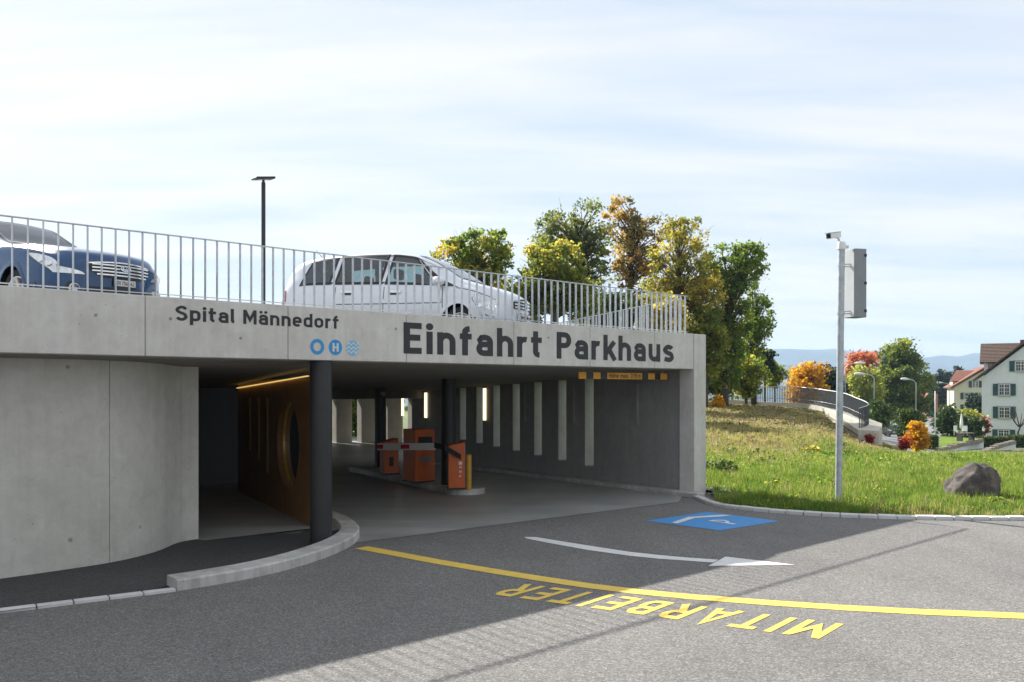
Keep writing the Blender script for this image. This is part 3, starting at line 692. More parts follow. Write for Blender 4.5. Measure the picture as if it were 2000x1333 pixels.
b = MB(); b.fbox(WP, -.28, -.003, -.30, 10.9, -.05, .085); gpart(b, 'inner_kerb', M['kerb_concrete'], bevel=.012, seg=1)
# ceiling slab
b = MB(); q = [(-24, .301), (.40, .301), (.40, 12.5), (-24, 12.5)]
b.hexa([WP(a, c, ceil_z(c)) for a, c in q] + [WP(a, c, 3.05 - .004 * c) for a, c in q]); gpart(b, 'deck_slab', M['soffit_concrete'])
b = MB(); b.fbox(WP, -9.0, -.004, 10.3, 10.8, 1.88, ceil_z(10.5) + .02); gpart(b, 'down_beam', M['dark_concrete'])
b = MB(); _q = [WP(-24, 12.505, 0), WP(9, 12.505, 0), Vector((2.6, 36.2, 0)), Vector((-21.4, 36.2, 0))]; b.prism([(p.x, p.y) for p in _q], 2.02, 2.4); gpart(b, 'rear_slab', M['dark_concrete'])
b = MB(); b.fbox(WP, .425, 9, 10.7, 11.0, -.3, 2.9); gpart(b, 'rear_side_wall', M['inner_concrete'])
b = MB(); b.fbox(WP, 9.0, 9.3, 10.9, 25, -.3, 2.9); gpart(b, 'rear_side_wall', M['inner_concrete'])
# floor
fl = [G(700, 1060), G(1325, 981), Vector((3.45, 18.1, 0)), WP(.2, 0.4, 0), WP(.2, 10.9, 0), WP(9, 10.9, 0), WP(9, 25, 0), WP(-14, 25, 0), WP(-14, 2.4, 0), FP(-9.75, 1.85, 0), FP(-9.6, 1.55, 0), G(606, 1036)]
b = MB(); b.poly([(p.x, p.y, .028 if i > 8 else .005) for i, p in enumerate(fl)], [tuple(range(len(fl)))])
o = gpart(b, 'garage_floor', M['garage_floor'])
# column by the footpath and the two on the island
def column(p, r, z1, name='column'):
    b = MB(); b.lathe([(r, -.1), (r, z1), (0.001, z1)], 40, p); return gpart(b, name, M['anthracite'], auto=50)
c1 = FP(ft(627, .17), .17, 0); column((c1.x, c1.y, 0), .152, ZB - .004)
column((W(876, 900, 19.15).x, 19.15, 0), .155, 2.45); column((W(743, 900, 23.4).x, 23.4, 0), .15, 2.35)
# curved outer wall in three pours
cw = [(-24, .62), (-17, .66), (-14, .69), (-12.4, .72), (-11.9, .745), (-11.5, .78), (-11.15, .84), (-10.85, .95), (-10.55, 1.12), (-10.3, 1.32), (-10.1, 1.53), (-9.95, 1.66), (-9.82, 1.73)]
cw = [(-24, .62)] + _cr(cw[1:], 4)
def curved(P, name):
    b = MB(); A = [FP(t, d, 0) for t, d in P]; n = len(A); B = []
    for i in range(n):
        d = (A[min(i + 1, n - 1)] - A[max(i - 1, 0)]).normalized(); B.append(A[i] + Vector((-d.y, d.x, 0)) * .25)
    V = [(p.x, p.y, -.3) for p in A] + [(p.x, p.y, ZB - .01) for p in A] + [(p.x, p.y, -.3) for p in B] + [(p.x, p.y, ZB - .01) for p in B]
    f = []
    for i in range(n - 1):
        f += [(i, i + 1, n + i + 1, n + i), (2 * n + i + 1, 2 * n + i, 3 * n + i, 3 * n + i + 1), (n + i, n + i + 1, 3 * n + i + 1, 3 * n + i)]
    f += [(0, n, 3 * n, 2 * n), (n - 1, 3 * n - 1, 4 * n - 1, 2 * n - 1)]
    b.poly(V, f); return gpart(b, name, M['wall_concrete'], auto=30)
tj1, tj2 = -11.17, -9.90
seg = lambda lo, hi: [p for p in cw if lo <= p[0] <= hi]
itp = lambda t: (t, float(np.interp(t, [p[0] for p in cw], [p[1] for p in cw])))
w1 = curved(seg(-24, tj1 - .004) + [itp(tj1 - .004)], 'concrete_panel'); w2 = curved([itp(tj1 + .004)] + seg(tj1 + .02, tj2 - .004) + [itp(tj2 - .004)], 'concrete_panel')
w3 = curved([itp(tj2 + .003), (-9.82, 1.735), (-9.62, 1.745)], 'concrete_panel')
b = MB(); b.fbox(FP, -11.3, -11.05, .90, 1.0, -.2, ZB - .02); gpart(b, 'joint_backing', M['dark_concrete'])
for (x, y, par) in [(137, 1055, w1), (272, 1030, w2), (132, 717, w1)]:
    u = (x - 1000) / F; best = None
    for k in range(len(cw) - 1):
        A, B = FP(*cw[k], 0), FP(*cw[k + 1], 0); den = (B.x - A.x) - u * (B.y - A.y)
        s = (u * A.y - A.x) / den if abs(den) > 1e-9 else -1
        if 0 <= s <= 1: best = A + (B - A) * s
    if best: tie(Vector((best.x, best.y, EYE + (HOR - y) * best.y / F)) - Nn * .002, -Nn, par, .024)
# return of the curved wall and dark end of the passage
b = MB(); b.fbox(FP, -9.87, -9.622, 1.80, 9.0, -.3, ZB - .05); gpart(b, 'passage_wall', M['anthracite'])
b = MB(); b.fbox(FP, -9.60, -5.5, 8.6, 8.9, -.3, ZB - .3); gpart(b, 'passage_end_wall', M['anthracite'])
# timber partition with porthole
PA = G(605, 1029, .02); PD = Vector((-.47, .88, 0)).normalized(); PN = Vector((-PD.y, PD.x, 0)) * -1   # PN points to the driving lanes
PP = lambda s, d, z: PA + PD * s + PN * d + Vector((0, 0, z - PA.z))
sc_, zc_, rc_ = 1.38, 1.24, .74
def pwall():
    b = MB(); s0, s1, z0, z1, th = .006, 5.6, 0.0, 2.34, .22; n = 40
    circ = lambda d: [PP(sc_ + rc_ * math.cos(2 * math.pi * i / n), d, zc_ + rc_ * math.sin(2 * math.pi * i / n)) for i in range(n)]
    def sq(d):
        out = []
        for i in range(n):
            c_, s_ = math.cos(2 * math.pi * i / n), math.sin(2 * math.pi * i / n); k = 1e9
            for lim, v in ((s1 - sc_, c_), (s0 - sc_, c_), (z1 - zc_, s_), (z0 - zc_, s_)):
                if abs(v) > 1e-6 and lim / v > 0: k = min(k, lim / v)
            S, Z = sc_ + c_ * k, zc_ + s_ * k
            if abs(c_ * k - (s1 - sc_)) < 1e-3 or abs(c_ * k - (s0 - sc_)) < 1e-3: pass
            out.append((S, Z))
        return out
    Q = sq(0)
    corners = [(s1, z1), (s0, z1), (s0, z0), (s1, z0)]
    for d in (0, th):
        A = circ(d); B = [PP(s, d, z) for s, z in Q]
        b.poly(A + B, [(i, (i + 1) % n, n + (i + 1) % n, n + i) for i in range(n)])
        for (cs, cz) in corners:                      # fill the four corners
            ang = math.atan2(cz - zc_, cs - sc_) % (2 * math.pi); i = int(ang / (2 * math.pi) * n) % n; j = (i + 1) % n
            b.poly([PP(*[Q[i][0], d, Q[i][1]]), PP(cs, d, cz), PP(*[Q[j][0], d, Q[j][1]])], [(0, 1, 2)])
    A, B = circ(0), circ(th); b.poly(A + B, [(i, (i + 1) % n, n + (i + 1) % n, n + i) for i in range(n)])
    cc = [(s0, z0), (s1, z0), (s1, z1), (s0, z1)]
    b.poly([PP(s, 0, z) for s, z in cc] + [PP(s, th, z) for s, z in cc], [(i, (i + 1) % 4, 4 + (i + 1) % 4, 4 + i) for i in range(4)])
    return b
part_w = gpart(pwall(), 'timber_partition', M['wood_wall'])
b = MB(); q = [(-.012, .0), (.004, .0), (.004, .22), (-.012, .22)]
b.hexa([PP(s, d, .0) for s, d in q] + [PP(s, d, 2.34) for s, d in q]); gsub(b.build('brass_edge', M['brass_edge']), part_w)
b = MB(); n = 40; ci = lambda r, d: [PP(sc_ + r * math.cos(2 * math.pi * i / n), d, zc_ + r * math.sin(2 * math.pi * i / n)) for i in range(n)]
b.poly(ci(rc_ - .001, .11), [tuple(range(n))]); gsub(b.build('porthole_pane', M['porthole_glass']), part_w)
b = MB(); b.poly(ci(rc_ - .002, .09) + ci(rc_ - .04, .09) + ci(rc_ - .04, .13) + ci(rc_ - .002, .13), [(k * n + i, k * n + (i + 1) % n, (k + 1) * n + (i + 1) % n, (k + 1) * n + i) for k in range(3) for i in range(n)])
gsub(b.build('porthole_rim', M['brass_edge']), part_w)
for x, zz in ((522, .62), (505, .80), (488, .95)):  # slits lit from the lane, their brightness painted as brass-coloured strips
    u = (x - 1000) / F; s = (u * PA.y - PA.x) / (PD.x - u * PD.y)
    b = MB(); q = [(s - .07, -.006), (s + .07, -.006), (s + .07, .0), (s - .07, .0)]
    b.hexa([PP(a, d, zz) for a, d in q] + [PP(a, d, 2.0) for a, d in q]); gsub(b.build('lit_slit_strip', M['brass_edge']), part_w)
b = MB(); q = [(.0, -.05), (5.5, -.05), (5.5, -.01), (.0, -.01)]
b.hexa([PP(a, d, 2.37 - .035 * a) for a, d in q] + [PP(a, d, 2.385 - .035 * a) for a, d in q]); gsub(b.build('light_strip', M['led_strip']), part_w)
# rear openings with concrete fins
RA = math.atan2(.43, .9)
for k, x in enumerate((559, 608, 657, 706, 757, 806)):
    p = W(x, 800, 35.5); b = MB()
    ux = Vector((.85, .53, 0)).normalized(); uy = Vector((-.53, .85, 0)).normalized(); o = Vector((p.x, p.y, 0))
    q = [o, o + ux * .66, o + ux * .66 + uy * .45, o + uy * .45]
    b.hexa([(v.x, v.y, -.05) for v in q] + [(v.x, v.y, 2.05) for v in q]); gpart(b, 'concrete_fin', M['fin_concrete'])
# rear side: solid beyond the fins
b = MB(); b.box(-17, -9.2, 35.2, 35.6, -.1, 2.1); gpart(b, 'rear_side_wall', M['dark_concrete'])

# ------------------------------------------------------------------ deck railings
def railing(name, P, Q, zp, zq, h, label, n, wbar=.040):
    r = empty(name, (P.x, P.y, zp), 0, label, 'railing'); inv = Matrix.Translation(r.location).inverted()
    d = (Q - P); L = math.hypot(d.x, d.y); d = Vector((d.x, d.y, 0)).normalized(); nn = Vector((-d.y, d.x, 0))
    def fix(o): o.parent = r; return o
    def bar(s0, s1, w, z0, z1, nm):
        b = MB(); q = [(s0, -w / 2), (s1, -w / 2), (s1, w / 2), (s0, w / 2)]; zz = lambda s: (zq - zp) * s / L
        b.hexa([d * s + nn * c + Vector((0, 0, z0 + zz(s))) for s, c in q] + [d * s + nn * c + Vector((0, 0, z1 + zz(s))) for s, c in q])
        return fix(b.build(nm, M['galvanised']))
    bar(0, L, .045, h - .012, h, 'top_rail'); bar(0, L, .042, .035, .045, 'bottom_rail')
    b = MB(); q = [(-.005, -wbar / 2), (.005, -wbar / 2), (.005, wbar / 2), (-.005, wbar / 2)]
    b.hexa([d * s + nn * c + Vector((0, 0, -.02)) for s, c in q] + [d * s + nn * c + Vector((0, 0, h - .0125)) for s, c in q]); me = b.mesh('baluster')
    for i in range(n):
        s = L * (i + .5) / n
        fix(link('baluster', me, M['galvanised'], loc=d * s + Vector((0, 0, (zq - zp) * s / L))))
    return r
Lf = 17.2
railing('deck_railing', FP(-Lf, .14, 0), FP(-.02, .14, 0), ZT, ZT, .775, 'galvanised flat-bar railing running along the top of the lettered fascia', int(Lf / .156))
railing('deck_railing', WP(-.03, .30, 0), WP(-.03, 7.3, 0), ZT - .02, ZT - .56, .775, 'galvanised flat-bar railing sloping down the far side of the deck from the corner', 56)

# ------------------------------------------------------------------ height limit bar
hb = empty('height_limit_bar', FP(ft(1216, .55), .55, 2.25), 0, 'yellow and black height limit bar hanging under the entrance soffit', 'sign')
hinv = Matrix.Translation(hb.location).inverted()
def hp(o): o.parent = hb; o.matrix_parent_inverse = hinv.copy(); return o
zt_, zb_ = fz(1216, 728.5, .55), fz(1216, 741, .55)
segs = [(1131, 1145, 'o'), (1145, 1159, 'b'), (1159, 1173, 'o'), (1173, 1186, 'b'), (1186, 1254, 'o'), (1254, 1266, 'b'), (1266, 1279, 'o'), (1279, 1290, 'b'), (1290, 1303, 'o')]
for x0, x1, c in segs:
    b = MB(); b.fbox(FP, ft(x0, .55), ft(x1, .55), .55, .575, zb_, zt_); hp(b.build('bar_section', M['sign_orange'] if c == 'o' else M['black_plastic']))
tw0 = ft(1190, .55)
for s_, xa_, xb_ in (('Höhe', 1190, 1208), ('max.', 1212, 1228), ('2.15', 1232, 1244), ('m', 1246, 1251)):
    hp(word('lettering', s_, M['dark_lettering'], None, lambda u, v, h: FP(ft(xa_, .55) + u, .547 - h, zb_ + .022 + v), ft(xb_, .55) - ft(xa_, .55), .085, q=.07, gap=.12))
for x in (1140, 1294):
    t = ft(x, .56); b = MB(); b.tube([FP(t, .562, zt_ - .01), FP(t, .562, ceil_z(.56) + .02)], .006, 6); hp(b.build('hanger', M['galvanised']))

# ------------------------------------------------------------------ island, barrier, machines, bollard
IA = Vector((-.98, 18.62, 0)); ID = Vector((-.5, .866, 0)); IN = Vector((.866, .5, 0))
pts = []
for k in range(13):
    g = math.pi * k / 12; p = IA + IN * (.42 * math.cos(g)) - ID * (.42 * math.sin(g)); pts.append((p.x, p.y))
pts = pts[::-1]
for s in (1, -1):
    p = IA + ID * 5.9 + IN * (.42 * s); pts.append((p.x, p.y))
b = MB(); b.prism(pts, -.02, .13); isl = b.build('traffic_island', M['kerb_concrete'], bevel=.02, seg=2)
tag(isl, 'long low concrete island between the two driving lanes', 'traffic island')
def box_thing(name, x, y0, y1, Y, w, dp, rz, mat, label, cat, zb=.13, slant=0.0, group=None):
    c = W(x, y1, Y); h = EYE + (HOR - y0) * Y / F - zb
    t = empty(name, (c.x, c.y, zb), rz, label, cat, group)
    b = MB(); b.hexa([(-w / 2, -dp / 2, 0), (w / 2, -dp / 2, 0), (w / 2, dp / 2, 0), (-w / 2, dp / 2, 0), (-w / 2, -dp / 2, h - slant), (w / 2, -dp / 2, h), (w / 2, dp / 2, h), (-w / 2, dp / 2, h - slant)])
    b.build('housing', mat, t, bevel=.015, seg=2)
    b = MB(); b.box(-w / 2 - .012, w / 2 + .012, -dp / 2 - .012, dp / 2 + .012, 0, .035); b.build('base_plate', M['black_plastic'], t)
    return t, h
rzI = math.atan2(MD.y, MD.x) - math.pi / 2
bar1, hB = box_thing('barrier_gate', 891, 863, 955, 18.3, .335, .30, rad(6), M['signal_orange'], 'orange barrier gate with white and red arm beside the yellow bollard', 'barrier', slant=.07)
b = MB(); b.box(.169, .182, -.10, .14, .04, hB - .02); b.build('side_cover', M['cabinet_grey'], bar1)
def barw(v, Y): q = W(v[0], v[1], Y); return bar1.matrix_world.inverted() @ q
bpy.context.view_layer.update()
b = MB(); A = [barw((900, 893), 18.05), barw((868, 874), 18.12), barw((848, 870), 18.3)]
for i in range(2):
    a, c = A[i], A[i + 1]; b.hexa([a + Vector((0, -.03, -.055)), c + Vector((0, -.03, -.055)), c + Vector((0, .03, -.055)), a + Vector((0, .03, -.055)), a + Vector((0, -.03, .055)), c + Vector((0, -.03, .055)), c + Vector((0, .03, .055)), a + Vector((0, .03, .055))])
b.build('arm_link', M['anthracite'], bar1)
p0, p1 = barw((849, 872.5), 18.3), barw((738, 873), 19.3)
def armbox(a, c, h, w, nm, m):
    b = MB(); d = (c - a).normalized(); s = Vector((-d.y, d.x, 0)) * w
    b.hexa([a - s - Vector((0, 0, h)), c - s - Vector((0, 0, h)), c + s - Vector((0, 0, h)), a + s - Vector((0, 0, h)), a - s + Vector((0, 0, h)), c - s + Vector((0, 0, h)), c + s + Vector((0, 0, h)), a + s + Vector((0, 0, h))]); return b.build(nm, m, bar1)
armbox(p0, p1, .072, .022, 'barrier_arm', M['arm_white'])
for f0, f1 in ((.42, .57), (.89, 1.001)):
    armbox(p0 + (p1 - p0) * f0, p0 + (p1 - p0) * f1, .045, .025, 'red_band', M['arm_red'])
b = MB(); b.box(.045, .115, -.156, -.150, .50, .565); b.build('badge', M['arm_white'], bar1)
for k, ch in enumerate('UEC'):
    word('lettering', ch, M['arm_white'], bar1, lambda u, v, h, k=k: Vector((.055 + u, -.1525, .43 - k * .09 + v)), .05, .045, q=.12)
t, h = box_thing('ticket_machine', 818, 838, 942, 19.7, .50, .52, rad(38), M['signal_orange'], 'tall orange ticket machine cabinet on the concrete island', 'ticket machine')
b = MB(); b.box(-.18, .18, -.268, -.255, h * .62, h * .86); b.build('display', M['black_plastic'], t); b = MB(); b.box(-.15, .15, -.275, -.255, h * .40, h * .48); b.build('card_slot', M['cabinet_grey'], t)
b = MB(); b.box(.255, .33, -.06, .06, h * .80, h * .88); b.build('lamp_bracket', M['cabinet_grey'], t)
t, h = box_thing('barrier_gate', 760, 856, 930, 21.4, .36, .36, rad(25), M['signal_orange'], 'orange barrier housing with sloping top behind the ticket machine', 'barrier', slant=.08)
b = MB(); b.box(-.05, .05, -.19, -.178, .2, .42); b.build('badge', M['black_plastic'], t)
p = W(915.5, 955, 18.25); bo = empty('bollard', (p.x, p.y, .13), 0, 'yellow steel bollard at the end of the island', 'bollard')
b = MB(); b.lathe([(.058, 0), (.058, .69), (.052, .70), (.001, .702)], 24); b.build('post', M['bollard_yellow'], bo, auto=40)
b = MB(); b.lathe([(.09, 0), (.09, .012), (.058, .014)], 24); b.build('base_plate', M['bollard_yellow'], bo, auto=40)
# wall lights in the right wall
for x, y0, y1, lit, lb in [(788, 765, 813, 1, 'lit warm wall light on the concrete wall deepest in the garage'), (833, 765, 817, 1, 'lit warm wall light in the middle between two other lit ones'), (948, 755, 822, 1, 'lit warm wall light between the pale wall slots'),
                       (1026, 752, 824, 0, 'unlit wall light between the wider pale wall slots'), (1121, 752, 828, 0, 'unlit wall light beside the last pale wall slot'), (1245, 750, 830, 0, 'unlit grey wall light on the plain wall near the entrance pillar')]:
    d = wd(x); P = WP(0, d, 0); z0 = EYE + (HOR - y1) * P.y / F; z1 = EYE + (HOR - y0) * P.y / F; z1 = min(z1, ceil_z(d) - .06)
    t = empty('wall_light', (P.x, P.y, z0), math.atan2(MD.y, MD.x), lb, 'lamp', 'vertical wall lights in the garage')
    b = MB(); b.box(-.036, .036, .0, .05, 0, z1 - z0); b.build('lamp_body', M['cabinet_grey' if lit == 0 else 'brass_edge'], t)
    b = MB(); b.box(-.033, .033, .051, .056, .01, z1 - z0 - .01); b.box(-.042, -.037, .005, .048, .01, z1 - z0 - .01); b.build('diffuser', M['warm_lamp'] if lit else M['inner_concrete'], t)
p = W(747, 771, 22.9); t = empty('dome_camera', (p.x, p.y, p.z), 0, 'small round dome camera fixed to the dark column inside', 'camera')
b = MB(); b.lathe([(.001, -.07), (.05, -.05), (.07, 0), (.07, .05), (.001, .05)], 16); b.build('dome', M['cabinet_grey'], t, auto=50)
# ------------------------------------------------------------------ lawn, terrain, lake, hills
def kerb_y(x):
    return float(np.interp(x, [p.x + q.x * .14 for p, q in zip(KS, Kn)], [p.y + q.y * .14 for p, q in zip(KS, Kn)]))
def near_y(u):
    """where the lawn begins along direction u: the kerb, or the outer face of the garage wall"""
    if u >= .228:
        y = 15.5
        for _ in range(40): y = .5 * y + .5 * kerb_y(u * y)
        return y
    d = wd(1000 + u * F, .43); return WP(.43, max(d, .36), 0).y
us = np.concatenate([np.linspace(-.06, .22, 29), np.linspace(.232, .75, 90), np.linspace(.78, 2.3, 40)])
FAR = 64.0; nv = 70; V, Q = [], []
for u in us:
    y0 = near_y(u)
    for j in range(nv):
        y = y0 + (FAR - y0) * (j / (nv - 1)) ** 1.6
        V.append((u * y, y, H(u * y, y) + (.0 if j else .0)))
for i in range(len(us) - 1):
    for j in range(nv - 1):
        a = i * nv + j; Q.append((a, a + nv, a + nv + 1, a + 1))
def soil_mat():
    m, nt, b, N, L = nodes('lawn_soil')
    v = pos(N, L)
    g = ramp(N, L, noise(N, L, v, 1.6, 6, 0.7, 0.4), [(0.28, (0.07, 0.11, 0.02)), (0.5, (0.13, 0.20, 0.03)), (0.72, (0.22, 0.26, 0.06))])
    dry = ramp(N, L, noise(N, L, v, 1.1, 6, 0.75, 0.6), [(0.3, (0.10, 0.095, 0.03)), (0.5, (0.21, 0.155, 0.085)), (0.72, (0.30, 0.22, 0.14))])
    at = N('ShaderNodeAttribute'); at.attribute_name = 'dry'; at.attribute_type = 'GEOMETRY'
    c = mixc(N, L, at.outputs['Fac'], g, dry)
    c = mixc(N, L, 0.6, c, ramp(N, L, noise(N, L, v, 22, 5, 0.8), [(0.3, 0.25), (0.7, 0.75)]), 'OVERLAY')
    L(c, b.inputs['Base Color']); b.inputs['Roughness'].default_value = 0.95; b.inputs['Specular IOR Level'].default_value = 0.1
    bump(N, L, b, noise(N, L, v, 18, 6, 0.8), 0.05, 0.8); M['lawn_soil'] = m
soil_mat()
def dryness(x, y):
    """poor dry soil on the upper bank by the ramp wall"""
    u = x / y; e = 27 + 4 * math.sin(x * .7) + 3 * math.sin(x * .23 + 2) + max(0, u - .33) * 60
    s = min(1, max(0, (y - e) / 6)) * min(1, max(0, (.46 - u) / .05))
    return s
me = np_mesh('lawn', V, Q, True)
a = me.attributes.new('dry', 'FLOAT', 'POINT'); a.data.foreach_set('value', [dryness(v[0], v[1]) for v in V])
lawn = link('lawn', me, M['lawn_soil']); tag(lawn, 'gently rising lawn beside the garage, dry on its upper bank', 'lawn', kind='structure')

ys = np.concatenate([np.linspace(64, 130, 24), np.linspace(140, 500, 20), np.linspace(560, 1500, 12)])
us2 = np.linspace(-2.4, 2.4, 90); V, Q = [], []
for u in us2:
    for y in ys: V.append((u * y, y, H(u * y, y) - .02))
for i in range(len(us2) - 1):
    for j in range(len(ys) - 1):
        k = i * len(ys) + j; Q.append((k, k + len(ys), k + len(ys) + 1, k + 1))
simple('meadow', (0.085, 0.12, 0.035), 0.95, 0, 0.45, 0.12)
o = link('terrain', np_mesh('terrain', V, Q, True), M['meadow']); tag(o, 'hillside falling away towards the lake', 'terrain', kind='structure')
# ground under and behind the garage
b = MB(); b.poly([(-200, -5, -.35), (-9, 19, -.35), (6, 19, -.35), (-3.2, 27.5, -.35), (-3.8, 64.5, .6), (-200, 64.5, .6)], [(0, 1, 2, 3, 4, 5)])
o = b.build('ground', M['meadow']); tag(o, 'ground under and behind the garage', 'ground', kind='structure')
b = MB(); b.box(-6000, 6400, 1200, 5200, -62, -57.5); simple('lake_water', (0.05, 0.09, 0.12), 0.12, 0, 0.1, 0.01)
o = b.build('lake', M['lake_water']); tag(o, 'lake below the hillside', 'lake', kind='structure')

def hills(name, Y, depth, prof, label, seed):
    r = random.Random(seed); xs = np.linspace(-5200, 5600, 260); rows = 16; V, Q = [], []
    px = [p[0] for p in prof]; pz = [p[1] for p in prof]
    ph = [r.uniform(0, 6.28) for _ in range(8)]
    for x in xs:
        col = 1000 + x / (Y + depth) * F
        top = EYE + (HOR - float(np.interp(col, px, pz))) * (Y + depth) / F
        top += sum(6.0 / (k + 1) * math.sin(x * .004 * (k + 1) * 1.7 + ph[k]) for k in range(8))
        for j in range(rows):
            s = j / (rows - 1)
            z = -57 + (top + 57) * (s ** 1.25) + math.sin(s * math.pi) * sum(14 / (k + 1) * math.sin(x * .003 * (k + 1.3) + ph[k] + s * 5 * (k + 1)) for k in range(6))
            V.append((x, Y + depth * s, z))
        V.append((x, Y + depth * 1.25, -60))
    n = rows + 1
    for i in range(len(xs) - 1):
        for j in range(n - 1):
            k = i * n + j; Q.append((k, k + n, k + n + 1, k + 1))
    o = link(name, np_mesh(name, V, Q, True), M['forest_hill']); tag(o, label, 'hills', kind='structure')
simple('forest_hill', (0.050, 0.075, 0.050), 0.95, 0, 0.4, 0.004)
hills('hills', 3300, 1500, [(-2000, 700), (900, 690), (1300, 686), (1500, 679), (1545, 679), (1570, 683), (1620, 683), (1660, 689), (1720, 685), (1790, 700), (1815, 697), (1835, 691), (1870, 694), (1905, 689), (1935, 692), (2000, 690), (3500, 700)], 'blue wooded ridge far across the lake', 3)
hills('hills', 2600, 650, [(-2000, 725), (1400, 722), (1500, 716), (1600, 724), (1700, 728), (1800, 742), (1850, 735), (1950, 724), (2100, 716), (3500, 720)], 'lower wooded slope rising from the far shore', 8)

# ------------------------------------------------------------------ grass blades
def blades(name, n, region, seed, hgt, wid, nb, label, tintf, lay=.55):
    r = np.random.default_rng(seed); P = []
    while len(P) < n:
        p = region(r)
        if p is not None: P.append(p)
    P = np.array(P); k = len(P) * nb
    base = np.repeat(P, nb, 0); base[:, 0] += r.normal(0, wid * 5, k); base[:, 1] += r.normal(0, wid * 5, k)
    ang = r.uniform(0, 2 * np.pi, k); hh = np.repeat(hgt(P), nb) * r.uniform(.5, 1.25, k); ww = np.repeat(wid * np.maximum(1, P[:, 1] / 26), nb)
    lean = r.uniform(.1, lay, k) * hh; dx, dy = np.cos(ang), np.sin(ang)
    v0 = base.copy(); v0[:, 0] -= dy * ww; v0[:, 1] += dx * ww; v0[:, 2] -= .01
    v1 = base.copy(); v1[:, 0] += dy * ww; v1[:, 1] -= dx * ww; v1[:, 2] -= .01
    v2 = base.copy(); v2[:, 0] += dx * lean * .45 + dy * ww * .8; v2[:, 1] += dy * lean * .45 - dx * ww * .8; v2[:, 2] += hh * .6
    v3 = base.copy(); v3[:, 0] += dx * lean; v3[:, 1] += dy * lean; v3[:, 2] += hh
    v4 = base.copy(); v4[:, 0] += dx * lean * .45 - dy * ww * .8; v4[:, 1] += dy * lean * .45 + dx * ww * .8; v4[:, 2] += hh * .6
    V = np.stack([v0, v1, v2, v3, v4], 1).reshape(-1, 3); i = np.arange(k) * 5
    T = np.concatenate([np.stack([i, i + 1, i + 2], 1), np.stack([i, i + 2, i + 4], 1), np.stack([i + 4, i + 2, i + 3], 1)])
    me = np_mesh(name, V, T); tint = np.clip(np.repeat(tintf(P, r), nb) + r.normal(0, .10, k), 0, 1)
    a = me.attributes.new('tint', 'FLOAT', 'POINT'); a.data.foreach_set('value', np.repeat(tint, 5).astype(np.float32))
    o = link(name, me, M['blade']); tag(o, label, 'grass', kind='stuff'); return o
def reg(y0, y1, u0, u1):
    def f(r):
        u = r.uniform(u0, u1); y = math.sqrt(r.uniform(y0 * y0, y1 * y1)); x = u * y
        if u < .225: 
            if (Vector((x, y, 0)) - C0).dot(E) < .55: return None
        elif y < kerb_y(x) + .06: return None
        e = y - kerb_y(x)
        if e < .9 and r.uniform() < .45 * (1 - e / .9) * (1 if x > 6.2 else .3): return None
        if (x - 4.05) ** 2 + (y - 17.7) ** 2 < .35: return None
        if (x - BXY[0]) ** 2 + (y - BXY[1]) ** 2 < .16: return None
        return (x, y, H(x, y))
    return f
BXY = (8.95, 17.45)
def patch(P):
    a = np.sin(P[:, 0] * 1.9 + 1.3 * np.sin(P[:, 1] * .9)) * np.sin(P[:, 1] * 1.3 + np.sin(P[:, 0] * 1.1)); b_ = np.sin(P[:, 0] * 5.3 + 2 * np.sin(P[:, 1] * 3.1)) * np.sin(P[:, 1] * 4.7 + 1.5 * np.sin(P[:, 0] * 2.9))
    return np.clip(.5 + .3 * a + .3 * b_, 0, 1)
def gt(P, r):
    dr = np.array([dryness(x, y) for x, y, z in P]); edge = np.clip(1 - (P[:, 1] - np.array([kerb_y(x) for x in P[:, 0]])) / .8, 0, 1) * (P[:, 0] > 6.0)
    t = .22 + .42 * patch(P) + r.normal(0, .13, len(P)); brown = .72 + .22 * r.uniform(0, 1, len(P)); pick = r.uniform(0, 1, len(P)) < np.clip(dr * .80 + edge * .4 + .05, 0, 1)
    return np.where(pick, brown, t)
gh = lambda P: (.055 + .10 * patch(P)) * np.random.default_rng(3).choice([.6, 1, 1, 1.7], len(P))
blades('lawn_grass', 30000, reg(14.8, 22, .215, .75), 11, gh, .0045, 5, 'fresh green lawn grass between the kerb and the bank', gt)
blades('bank_grass', 20000, reg(22, 36, .05, .70), 12, lambda P: (.05 + .11 * patch(P)) * np.random.default_rng(4).choice([.6, 1, 1, 1.6], len(P)), .006, 5, 'sunlit grass of the lawn behind the camera pole', gt)
blades('dry_grass', 16000, reg(36, 63, .0, .62), 13, lambda P: .05 + .11 * patch(P), .008, 5, 'dry brownish growth on the upper bank below the ramp wall', gt)

# leafy weeds in the lawn
def weed(x, y, r, seed, mat, label, n=90, hz=.30):
    rg = np.random.default_rng(seed); k = n; th = rg.uniform(0, 6.28, k); rr = r * np.sqrt(rg.uniform(0, 1, k)); z0 = H(x, y)
    c = np.stack([x + rr * np.cos(th), y + rr * np.sin(th), z0 + hz * rg.uniform(.1, 1, k) * (1 - .5 * rr / r)], 1)
    V, T = leaf_quads(c, rg, .06, .35); return V, T
def leaf_quads(c, rg, size, flat=0.0, aspect=.62):
    k = len(c); nrm = rg.normal(0, 1, (k, 3)); nrm[:, 2] += flat * 2; nrm /= np.linalg.norm(nrm, axis=1)[:, None]
    t = rg.normal(0, 1, (k, 3)); t -= nrm * (t * nrm).sum(1)[:, None]; t /= np.linalg.norm(t, axis=1)[:, None]; bt = np.cross(nrm, t)
    s = (size * rg.uniform(.6, 1.35, k))[:, None]
    V = np.stack([c - t * s, c + bt * s * aspect + nrm * s * .12, c + t * s, c - bt * s * aspect + nrm * s * .12], 1).reshape(-1, 3)
    i = np.arange(k) * 4; return V, np.stack([i, i + 1, i + 2, i + 3], 1)
